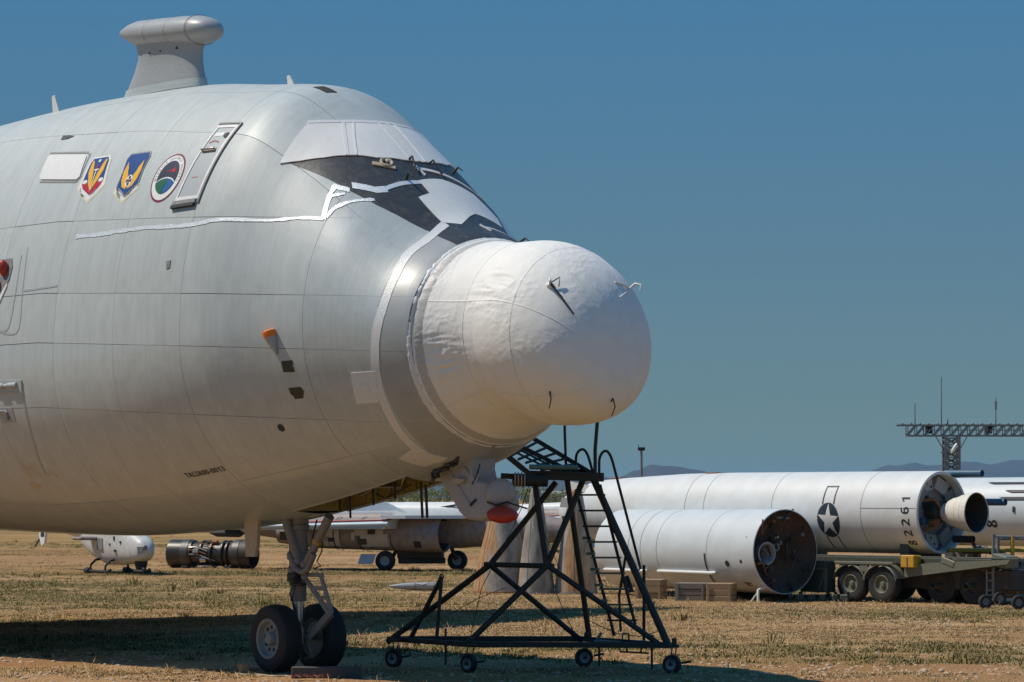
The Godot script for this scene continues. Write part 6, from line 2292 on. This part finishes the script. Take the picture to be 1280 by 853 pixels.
# ---------------------------------------------------------------- other machines standing about
func build_background_machines() -> void:
	swing_wing_jet()
	helicopter()
	engine()
	var b := MB.new()
	# slim tank on the grass
	var at := gnd(520, 738)
	var t := thing("drop_tank", "slim grey tank with pointed nose lying on the grass before the cones", "tank", at, 0.0)
	b.lathe([Vector2(-0.95, 0.0), Vector2(-0.75, 0.06), Vector2(-0.4, 0.11), Vector2(0.0, 0.13), Vector2(0.85, 0.13), Vector2(0.87, 0.10), Vector2(0.88, 0.0)], Transform3D(Basis(), Vector3(0, 0.14, 0)), 24)
	part(t, "shell", b, M.tank)
	b = MB.new()
	b.tube([Vector3(-0.05, 0.25, 0.08), Vector3(0.2, 0.20, 0.13), Vector3(0.5, 0.27, 0.05), Vector3(0.8, 0.25, 0.08)], 0.018, -1, 6)
	part(t, "white_cord", b, M.white)
	b = MB.new()
	b.lathe([Vector2(-0.06, 0.133), Vector2(0.0, 0.134)], Transform3D(Basis(), Vector3(0, 0.14, 0)), 24)
	b.lathe([Vector2(0.58, 0.133), Vector2(0.62, 0.133)], Transform3D(Basis(), Vector3(0, 0.14, 0)), 24)
	part(t, "band", b, M.jetgrey)
	# yellow engine stand on castors at the right edge
	var D := 84.0
	var o := gnd(1262, 757)
	var S := thing("engine_stand", "yellow and grey engine work stand on castors at the right edge", "work stand", o)
	var bar := func(nm: String, x0: float, y0: float, x1: float, y1: float, r: float, m: Material, d0 := 84.0, d1 := 84.0) -> void:
		var q := MB.new(o)
		q.tube([px(x0, y0, d0), px(x1, y1, d1)], r, -1, 8)
		part(S, nm, q, m)
	for q in [[1242, 668, 1242, 752, 84.0], [1310, 668, 1310, 752, 84.0], [1248, 672, 1248, 748, 86.0], [1314, 672, 1314, 748, 86.0]]: bar.call("post", q[0], q[1], q[2], q[3], 0.05, M.galv, q[4], q[4])
	bar.call("post", 1266, 670, 1266, 712, 0.06, M.yellow)
	for q in [[1242, 671, 1312, 672, 84.0], [1236, 700, 1312, 702, 84.0], [1236, 716, 1312, 717, 84.0], [1236, 726, 1312, 727, 84.0], [1248, 674, 1314, 674, 86.0], [1234, 738, 1312, 738, 84.0]]: bar.call("rail", q[0], q[1], q[2], q[3], 0.035, M.galv, q[4], q[4])
	for q in [[1234, 700, 1234, 750], [1252, 700, 1252, 740], [1262, 712, 1262, 740], [1272, 700, 1272, 750], [1256, 690, 1256, 716]]: bar.call("stay", q[0], q[1], q[2], q[3], 0.03, M.galv)
	for q in [[1242, 740, 1262, 716], [1252, 726, 1240, 712], [1262, 735, 1276, 716]]: bar.call("brace", q[0], q[1], q[2], q[3], 0.025, M.galv)
	bar.call("bottom_rail", 1236, 750, 1312, 750, 0.045, M.white)
	bar.call("bottom_rail", 1236, 744, 1312, 744, 0.03, M.galv)
	var q2 := MB.new(o)
	q2.box(px(1282, 742, 85), Vector3(1.5, 0.30, 1.0), Basis(), 0.03)
	part(S, "yellow_tray", q2, M.yellow)
	q2 = MB.new(o)
	q2.box(px(1250, 688, 86.5), Vector3(3.2, 0.11, 0.9), Basis(), 0.02)
	part(S, "yellow_beam", q2, M.yellow)
	q2 = MB.new(o)
	q2.lathe([Vector2(-0.9, 0.25), Vector2(-0.7, 0.36), Vector2(1.2, 0.38), Vector2(1.2, 0.0)], Transform3D(Basis(Vector3.UP, 0.5), px(1290, 718, 85.2)), 28)
	q2.lathe([Vector2(-0.9, 0.25), Vector2(-0.9, 0.0)], Transform3D(Basis(Vector3.UP, 0.5), px(1290, 718, 85.2)), 28)
	part(S, "engine_core", q2, M.cell)
	for q in [[1232, 761, 83.6], [1273, 762, 83.4], [1250, 757, 86.0]]:
		var p := gnd(q[0], q[1])
		p.y = 0.2
		wheel(S, "castor_wheel", Transform3D(Basis(Vector3(0.3, 0, 0.95), Vector3.UP, Vector3(0.3, 0, 0.95).cross(Vector3.UP)), p - o), 0.2, 0.14, 0.1, M.galv, false)
	# torn panels heaped on the trailer's rear beam
	var sc := thing("scrap_heap", "small heap of torn red and white panels behind the engine bell", "scrap", px(1228, 690, 87.2))
	var r := RandomNumberGenerator.new()
	r.seed = 23
	for i in 14:
		b = MB.new()
		b.box(Vector3(r.randf_range(-0.5, 0.5), r.randf_range(0.02, 0.16), r.randf_range(-0.25, 0.25)), Vector3(r.randf_range(0.1, 0.32), 0.03, r.randf_range(0.1, 0.25)), Basis(Vector3(r.randf() - 0.5, r.randf() - 0.5, r.randf() - 0.5).normalized(), r.randf() * 1.4), 0.004)
		part(sc, "torn_panel", b, [M.white, M.red, M.bay, M.jetgrey][i % 4])
	b = MB.new()
	b.bar(Vector3(-0.2, -0.02, 0), Vector3(-0.2, -1.45, 0), 0.12, 0.12)
	b.bar(Vector3(0.4, -0.02, 0), Vector3(0.4, -1.45, 0), 0.12, 0.12)
	b.box(Vector3(0.0, -0.03, 0), Vector3(1.3, 0.05, 0.6))
	part(sc, "trestle", b, M.wood)
	var wp := thing("leaning_planks", "rough planks leaning together behind the trailer's rear wheels", "planks", gnd(1222, 745))
	for i in 4:
		b = MB.new()
		b.bar(Vector3(-0.6 + i * 0.25, 0.03, 0.1 * i), Vector3(-0.1 + i * 0.2 * (1 - 2 * (i % 2)), 1.2 + 0.1 * i, -0.2), 0.14, 0.04, 0.006)
		part(wp, "plank", b, M.rust if i == 1 else M.wood)
	# things by the nose wheels
	var ch := thing("timber_chock", "long dark timber chock lying before the nose wheels", "chock", gnd(408, 847), 0.04)
	b = MB.new()
	b.box(Vector3(0, 0.10, 0), Vector3(1.2, 0.2, 0.24), Basis(), 0.015)
	part(ch, "beam", b, worn(Color(0.10, 0.085, 0.075), 0.4, 0.5, 0.85, 0.0, 48, 0.02))
	var c2 := thing("timber_chock", "short stub of timber chock behind the near nose wheel", "chock", gnd(304, 840), 0.3)
	b = MB.new()
	b.box(Vector3(0, 0.08, 0), Vector3(0.16, 0.16, 0.3), Basis(), 0.012)
	part(c2, "beam", b, M.wood)
	b = MB.new(gnd(335, 845))
	var pts := []
	for i in 14: pts.append(gnd(294 + i * 6.4, 842.5 + i * 0.35 + 0.5 * sin(i * 1.1)) + Vector3(0, 0.02, 0))
	b.tube(pts, 0.014, -1, 6)
	var rp := MeshInstance3D.new()
	rp.mesh = b.mesh(M.tan); rp.name = numbered("rope"); rp.position = gnd(335, 845)
	add_child(rp)
	tag(rp, "thin pale rope lying across the ground by the near nose wheel", "rope")
	var ribbon := plain(Color(0.45, 0.06, 0.08), 0.6)
	var rb := thing("warning_streamer", "crumpled red and white warning streamer on the ground by the nose wheel", "streamer", gnd(380, 849))
	for i in 5:
		b = MB.new()
		var rows := []
		for k in 9:
			var u := k / 8.0
			var c := Vector3(-0.3 + i * 0.13 + u * 0.22, 0.03 + 0.05 * absf(sin(u * 5.0 + i)), 0.08 * sin(u * 4.0 + i * 2.0))
			rows.append([c, c + Vector3(0.02, 0.02, 0.07)])
		b.grid(rows, false, Vector3.UP)
		part(rb, "ribbon", b, ribbon if i % 2 == 0 else M.white)

func swing_wing_jet() -> void:
	var at := gnd(535, 713)
	var turn := -0.42
	var J := thing("swing_wing_jet", "grey and white swing wing jet behind the nose gear, wing swept back", "jet", at, turn)
	var lf := func(secs: Array, n := 28) -> MB:
		var b := MB.new()
		var rows := []
		for q in secs:
			var ring := []
			for k in n + 1:
				var a := TAU * k / n
				var c := cos(a)
				var s := sin(a)
				ring.append(Vector3(q[0], q[3] + signf(s) * pow(absf(s), q[5]) * q[2], q[4] + signf(c) * pow(absf(c), q[5]) * q[1]))
			rows.append(ring)
		b.grid(rows)
		b.cap(rows[0], Vector3.LEFT)
		b.cap(rows[rows.size() - 1], Vector3.RIGHT)
		return b
	# x, half width, half height, centre height, centre z, squareness
	part(J, "fuselage", lf.call([[-8.5, 0.9, 0.5, 2.0, 0, 0.8], [-6.0, 1.2, 0.7, 1.85, 0, 0.7], [-2.0, 1.2, 0.85, 1.75, 0, 0.7], [0.6, 0.82, 0.85, 1.8, 0, 0.8], [1.5, 0.78, 0.85, 1.8, 0, 0.8], [3.0, 0.78, 0.8, 1.85, 0, 0.9], [5.0, 0.7, 0.65, 1.8, 0, 1.0], [6.8, 0.4, 0.42, 1.68, 0, 1.0], [8.0, 0.05, 0.06, 1.6, 0, 1.0]]), M.jetgrey)
	part(J, "upper_skin", lf.call([[-8.0, 0.7, 0.35, 2.35, 0, 0.8], [-5.0, 0.95, 0.4, 2.42, 0, 0.7], [-1.0, 0.95, 0.45, 2.45, 0, 0.7], [1.6, 0.75, 0.45, 2.45, 0, 0.8], [3.2, 0.5, 0.4, 2.4, 0, 0.9], [3.6, 0.35, 0.3, 2.38, 0, 0.9]]), M.jetwhite)
	part(J, "canopy_cover", lf.call([[2.6, 0.4, 0.3, 2.3, 0, 1.0], [3.2, 0.72, 0.58, 2.2, 0, 1.0], [4.2, 0.72, 0.6, 2.1, 0, 1.0], [5.2, 0.62, 0.48, 1.95, 0, 1.0], [5.9, 0.4, 0.3, 1.9, 0, 1.0]]), M.jetwhite)
	# nacelle with a dark mouth
	var b := MB.new()
	var Xn := Transform3D(Basis(), Vector3(0, 1.55, 1.15))
	b.lathe([Vector2(-6.5, 0.42), Vector2(-4.8, 0.62), Vector2(-1.5, 0.70), Vector2(0.4, 0.76), Vector2(1.3, 0.76), Vector2(1.36, 0.73), Vector2(1.25, 0.69)], Xn, 36)
	var nac := part(J, "nacelle", b, M.jetgrey)
	b = MB.new()
	b.lathe([Vector2(1.26, 0.695), Vector2(0.3, 0.55), Vector2(0.1, 0.0)], Xn, 30, -1.0)
	part(nac, "intake", b, M.dark)
	b = MB.new()
	b.lathe([Vector2(-0.3, 0.16), Vector2(0.2, 0.12), Vector2(0.75, 0.0)], Transform3D(Basis(), Vector3(0.6, 1.6, 0.75)), 20)
	part(nac, "spike", b, M.jetgrey)
	b = MB.new()
	for q in [-3.6, -2.4, -0.9, 0.2]: b.lathe([Vector2(q, 0.722), Vector2(q + 0.05, 0.722)], Xn, 36)
	part(nac, "panel_joint", b, M.dark)
	var pale := worn(Color(0.46, 0.42, 0.40), 0.2, 0.7, 0.5, 0.0, 86, 0.02)
	b = MB.new()
	b.lathe([Vector2(-2.3, 0.724), Vector2(-1.0, 0.728)], Xn, 30, 1.0, 0.7, 2.4)
	b.lathe([Vector2(-4.2, 0.69), Vector2(-3.3, 0.715)], Xn, 30, 1.0, 1.0, 2.4)
	part(nac, "bare_panel", b, pale)
	# wing folded back along the side: blunt end forward
	b = MB.new()
	var rows := []
	for q in [[-8.4, 2.65, 0.12, 0.55], [-5.0, 2.30, 0.17, 1.0], [-1.0, 1.85, 0.22, 1.5], [-0.6, 1.8, 0.22, 1.5]]:
		var ring := []
		for k in 17:
			var a := TAU * k / 16.0
			ring.append(Vector3(q[0], 1.98 + (q[0] + 1.0) * 0.02 + sin(a) * q[2], q[1] + cos(a) * q[3] * 0.62))
		rows.append(ring)
	b.grid(rows)
	b.cap(rows[3], Vector3.RIGHT)
	var W := part(J, "wing", b, M.jetblue)
	b = MB.new()
	b.tube([Vector3(-8.3, 2.02, 2.90), Vector3(-5.0, 2.05, 2.82), Vector3(-0.62, 2.16, 2.58)], 0.04, -1, 6)
	part(W, "red_stripe", b, M.red)
	b = MB.new()
	b.bar(Vector3(-8.2, 1.82, 2.9), Vector3(-0.7, 1.86, 2.70), 0.05, 0.14)
	part(W, "leading_edge", b, M.greypod)
	b = MB.new()
	b.prism(PackedVector2Array([Vector2(-1.2, 0.9), Vector2(3.2, 0.6), Vector2(0.2, 2.6), Vector2(-0.9, 2.7)]), Transform3D(Basis(Vector3.RIGHT, Vector3.BACK, Vector3.DOWN), Vector3(0, 2.28, 0)), 0.14)
	part(J, "wing_glove", b, M.jetwhite)
	b = MB.new()
	b.prism(PackedVector2Array([Vector2(-1.0, 0.0), Vector2(1.9, 0.0), Vector2(0.6, 0.55), Vector2(-1.0, 0.62)]), Transform3D(Basis(Vector3.UP, 0.0), Vector3(-2.5, 2.5, 0.9)), 0.08)
	part(J, "raised_panel", b, M.jetblue)
	b = MB.new()
	b.prism(PackedVector2Array([Vector2(0, 0), Vector2(1.0, 0.2), Vector2(0.9, 0.26), Vector2(0, 0.12)]), Transform3D(Basis(), Vector3(0.7, 2.55, 0.7)), 0.05)
	part(J, "vane", b, M.dark)
	# tail plane end at the far left and a pod under the wing
	b = MB.new()
	b.tube([Vector3(-11.6, 1.72, 1.6), Vector3(-8.0, 1.78, 1.3)], 0.14, 0.24, 14)
	part(J, "tail_boom", b, pale)
	b = MB.new()
	b.lathe([Vector2(-0.9, 0.0), Vector2(-0.5, 0.14), Vector2(0.6, 0.16), Vector2(0.9, 0.0)], Transform3D(Basis(), Vector3(-8.3, 1.55, 2.6)), 16)
	part(J, "wing_pod", b, M.dark)
	# undercarriage and hanging door
	for q in [[-1.35, 1.35, 0.6], [1.1, -0.6, 0.55]]:
		var X := Transform3D(Basis(Vector3(0.25, 0, 0.97), Vector3.UP, Vector3(0.25, 0, 0.97).cross(Vector3.UP)), Vector3(q[0], 0.42, q[1]))
		wheel(J, "wheel", X, 0.43, 0.34, 0.2, M.greypod, false)
	b = MB.new()
	b.box(Vector3(-0.1, 0.42, 0.4), Vector3(2.0, 0.26, 0.3), Basis(Vector3.UP, 0.6), 0.04)
	b.box(Vector3(-0.2, 0.75, 0.3), Vector3(1.9, 0.5, 0.9), Basis(Vector3.UP, 0.3), 0.04)
	b.tube([Vector3(-1.2, 0.45, 1.1), Vector3(-0.9, 1.3, 0.7)], 0.09)
	b.tube([Vector3(1.1, 0.45, -0.5), Vector3(0.8, 1.3, -0.3)], 0.09)
	part(J, "main_gear_frame", b, M.soot)
	var r := RandomNumberGenerator.new()
	r.seed = 51
	for i in 14:
		b = MB.new()
		var x := r.randf_range(-6.0, 0.8)
		var a := r.randf_range(1.3, 2.3)
		var e := Vector3(0, cos(a), sin(a))
		b.box(Vector3(x, 1.55, 1.15) + e * 0.72, Vector3(r.randf_range(0.15, 0.7), r.randf_range(0.05, 0.12), r.randf_range(0.1, 0.4)), Basis(Vector3.RIGHT, a), 0.02)
		part(nac, "open_panel", b, [M.dark, M.soot, M.jetgrey, pale][i % 4])
	b = MB.new()
	b.box(Vector3(-2.05, 0.5, 1.7), Vector3(0.7, 0.05, 0.5), Basis(Vector3(1, 0, 0), 0.9), 0.01)
	part(J, "gear_door", b, M.jetblue)
	b = MB.new()
	b.tube([Vector3(4.6, 0.3, 0), Vector3(4.5, 1.4, 0)], 0.08)
	part(J, "nose_leg", b, M.greypod)
	wheel(J, "wheel", Transform3D(Basis(Vector3.BACK, Vector3.UP, Vector3.BACK.cross(Vector3.UP)), Vector3(4.6, 0.28, 0.16)), 0.28, 0.2, 0.14, M.greypod, false)
	copy(J, gnd(800, 690) , turn - 0.15, "second swing wing jet farther back, its wing showing between the cones")

func helicopter() -> void:
	var at := gnd(148, 717)
	var turn := -1.05
	var H := thing("attack_helicopter", "stripped white helicopter on skids standing beyond the jet's belly", "helicopter", at, turn)
	var b := MB.new()
	var rows := []
	for q in [[-3.2, 0.42, 0.55, 1.55], [-2.0, 0.55, 0.85, 1.45], [-0.6, 0.62, 1.05, 1.40], [0.4, 0.60, 1.02, 1.38], [1.3, 0.55, 0.82, 1.22], [2.1, 0.50, 0.62, 1.08], [2.7, 0.42, 0.46, 1.02], [3.05, 0.28, 0.30, 1.0], [3.15, 0.0, 0.0, 1.0]]:
		var ring := []
		for k in 33:
			var a := TAU * k / 32.0
			var c := cos(a)
			var s := sin(a)
			ring.append(Vector3(q[0], q[3] + signf(s) * pow(absf(s), 0.75) * q[2], signf(c) * pow(absf(c), 0.75) * q[1]))
		rows.append(ring)
	b.grid(rows)
	part(H, "fuselage", b, M.heli)
	b = MB.new()
	b.tube([Vector3(-3.0, 1.75, 0), Vector3(-6.0, 1.95, 0), Vector3(-9.2, 2.1, 0)], 0.5, 0.2, 16)
	part(H, "tail_boom", b, M.heli)
	b = MB.new()
	b.prism(PackedVector2Array([Vector2(-0.6, 0.4), Vector2(0.5, 0.4), Vector2(0.25, -0.62), Vector2(-0.1, -0.75), Vector2(-0.35, -0.4)]), Transform3D(Basis(), Vector3(-8.6, 1.75, 0)), 0.10)
	var vf := part(H, "lower_fin", b, M.white)
	b = MB.new()
	b.box(Vector3(-8.55, 1.55, 0.055), Vector3(0.4, 0.3, 0.02))
	part(vf, "dark_panel", b, M.navy)
	b = MB.new()
	b.tube([Vector3(-8.7, 1.5, 0), Vector3(-9.6, 0.95, 0)], 0.05, 0.03)
	part(H, "tail_skid", b, M.dark)
	for z in [-0.85, 0.85]:
		b = MB.new()
		b.tube([Vector3(-1.4, 0.10, z), Vector3(0.9, 0.10, z), Vector3(1.2, 0.18, z)], 0.06, -1, 8)
		b.tube([Vector3(-1.4, 0.11, z), Vector3(-1.0, 0.11, z)], 0.13, -1, 8)
		var sk_ := part(H, "skid", b, M.dark)
		b = MB.new()
		for x in [-1.0, 0.6]:
			b.tube([Vector3(x, 0.10, z), Vector3(x, 0.35, z * 0.95), Vector3(x, 0.55, z * 0.7), Vector3(x, 0.65, 0)], 0.05, -1, 8)
		part(sk_, "skid_strut", b, M.dark)
	b = MB.new()
	b.lathe([Vector2(0.22, 0.0), Vector2(0.22, 0.2), Vector2(0.45, 0.26), Vector2(0.62, 0.26)], Transform3D(Basis(Vector3.UP, Vector3.FORWARD, Vector3.LEFT), Vector3(2.35, 0.0, 0)), 18)
	var tr := part(H, "gun_turret", b, M.dark)
	b = MB.new()
	b.tube([Vector3(2.4, 0.35, 0.05), Vector3(3.1, 0.22, 0.15)], 0.05)
	b.box(Vector3(2.5, 0.15, 0), Vector3(0.7, 0.12, 0.4), Basis(Vector3.UP, 0.3), 0.03)
	part(tr, "gun_barrel", b, M.dark)
	b = MB.new()
	b.box(Vector3(2.95, 1.02, 0.28), Vector3(0.30, 0.34, 0.12), Basis(Vector3.UP, 0.7), 0.05)
	b.ball(Vector3(3.08, 1.10, 0.15), Vector3(0.08, 0.12, 0.12), Basis(), 10)
	part(H, "sight_window", b, M.bay)
	b = MB.new()
	for q in [[0.9, 1.75], [0.9, 1.45], [0.95, 0.95], [1.05, 0.95], [0.5, 1.2], [1.5, 1.3]]:
		b.box(Vector3(q[0], q[1], 0.60 - (q[0] - 0.4) * 0.045), Vector3(0.09, 0.16 if q[1] > 1.4 else 0.09, 0.05))
	part(H, "vent", b, M.ink)
	b = MB.new()
	b.box(Vector3(-1.2, 1.42, 0.95), Vector3(0.9, 0.14, 0.9), Basis(), 0.05)
	part(H, "stub_wing", b, M.jetgrey)
	b = MB.new()
	b.box(Vector3(-0.5, 1.2, 0.61), Vector3(0.6, 0.5, 0.06), Basis(), 0.02)
	part(H, "open_panel", b, M.bay)
	b = MB.new()
	b.ball(Vector3(0.7, 2.15, 0), Vector3(1.5, 0.6, 0.45), Basis(), 22)
	part(H, "canopy_cover", b, M.white)
	b = MB.new()
	b.tube([Vector3(-1.0, 2.3, 0), Vector3(-1.0, 3.5, 0)], 0.12, 0.09, 10)
	b.box(Vector3(-1.0, 2.5, 0), Vector3(1.6, 0.6, 0.7), Basis(), 0.12)
	part(H, "rotor_mast", b, M.jetgrey)

func engine() -> void:
	var at := gnd(266, 710)
	var E := thing("jet_engine", "dark stripped jet engine lying on the field beyond the nose gear", "jet engine", at, -0.35)
	var X := Transform3D(Basis(), Vector3(0, 0.62, 0))
	var b := MB.new()
	b.lathe([Vector2(-1.95, 0.0), Vector2(-1.6, 0.1), Vector2(-1.62, 0.56), Vector2(-2.0, 0.58), Vector2(-2.02, 0.60), Vector2(-1.95, 0.62), Vector2(-0.9, 0.60), Vector2(-0.85, 0.52), Vector2(0.4, 0.50), Vector2(0.9, 0.48)], X, 36)
	part(E, "casing", b, M.cell)
	b = MB.new()
	b.lathe([Vector2(0.9, 0.48), Vector2(1.1, 0.60), Vector2(1.95, 0.62), Vector2(1.98, 0.58), Vector2(1.6, 0.5), Vector2(1.6, 0.0)], X, 36)
	part(E, "exhaust_duct", b, M.soot)
	b = MB.new()
	b.lathe([Vector2(-1.35, 0.622), Vector2(-1.0, 0.625)], X, 36)
	b.lathe([Vector2(1.15, 0.625), Vector2(1.45, 0.632)], X, 36)
	part(E, "bare_metal_band", b, worn(Color(0.10, 0.097, 0.094), 0.4, 0.6, 0.5, 0.6, 46, 0.02))
	b = MB.new()
	for q in [-0.9, -0.4, 0.1, 0.62, 0.85]: b.lathe([Vector2(q - 0.03, 0.52), Vector2(q - 0.03, 0.60), Vector2(q + 0.03, 0.60), Vector2(q + 0.03, 0.52)], X, 36)
	part(E, "flange", b, M.cell)
	b = MB.new()
	for k in 9:
		var a := TAU * k / 9.0
		b.bar(Vector3(-1.63, 0.62, 0), Vector3(-1.63, 0.62 + cos(a) * 0.55, sin(a) * 0.55), 0.05, 0.05)
	part(E, "guide_vane", b, M.bay)
	var r := RandomNumberGenerator.new()
	r.seed = 41
	for i in 12:
		b = MB.new()
		var a := r.randf_range(0.2, 2.6)
		var x := r.randf_range(-0.7, 0.5)
		var e := Vector3(0, cos(a), sin(a))
		if i % 3 == 0: b.box(Vector3(x, 0.62, 0) + e * 0.58, Vector3(0.3, 0.14, 0.2), Basis(Vector3.RIGHT, a), 0.03)
		else: b.tube([Vector3(x - 0.4, 0.62, 0) + e * 0.58, Vector3(x, 0.62, 0) + e * 0.62, Vector3(x + 0.5, 0.62, 0) + e.rotated(Vector3.RIGHT, 0.3) * 0.57], 0.025, -1, 6)
		part(E, "pipe", b, [M.steel, M.cell, M.rust, M.bay][i % 4])
	b = MB.new()
	b.box(Vector3(-0.2, 0.1, 0.45), Vector3(0.3, 0.06, 0.12), Basis(Vector3.UP, 0.3), 0.01)
	part(E, "white_cap", b, M.white)
	for x in [-1.2, 0.9]:
		b = MB.new()
		b.box(Vector3(x, 0.06, 0), Vector3(0.3, 0.12, 0.9), Basis(), 0.02)
		part(E, "skid_block", b, M.woodgrey)
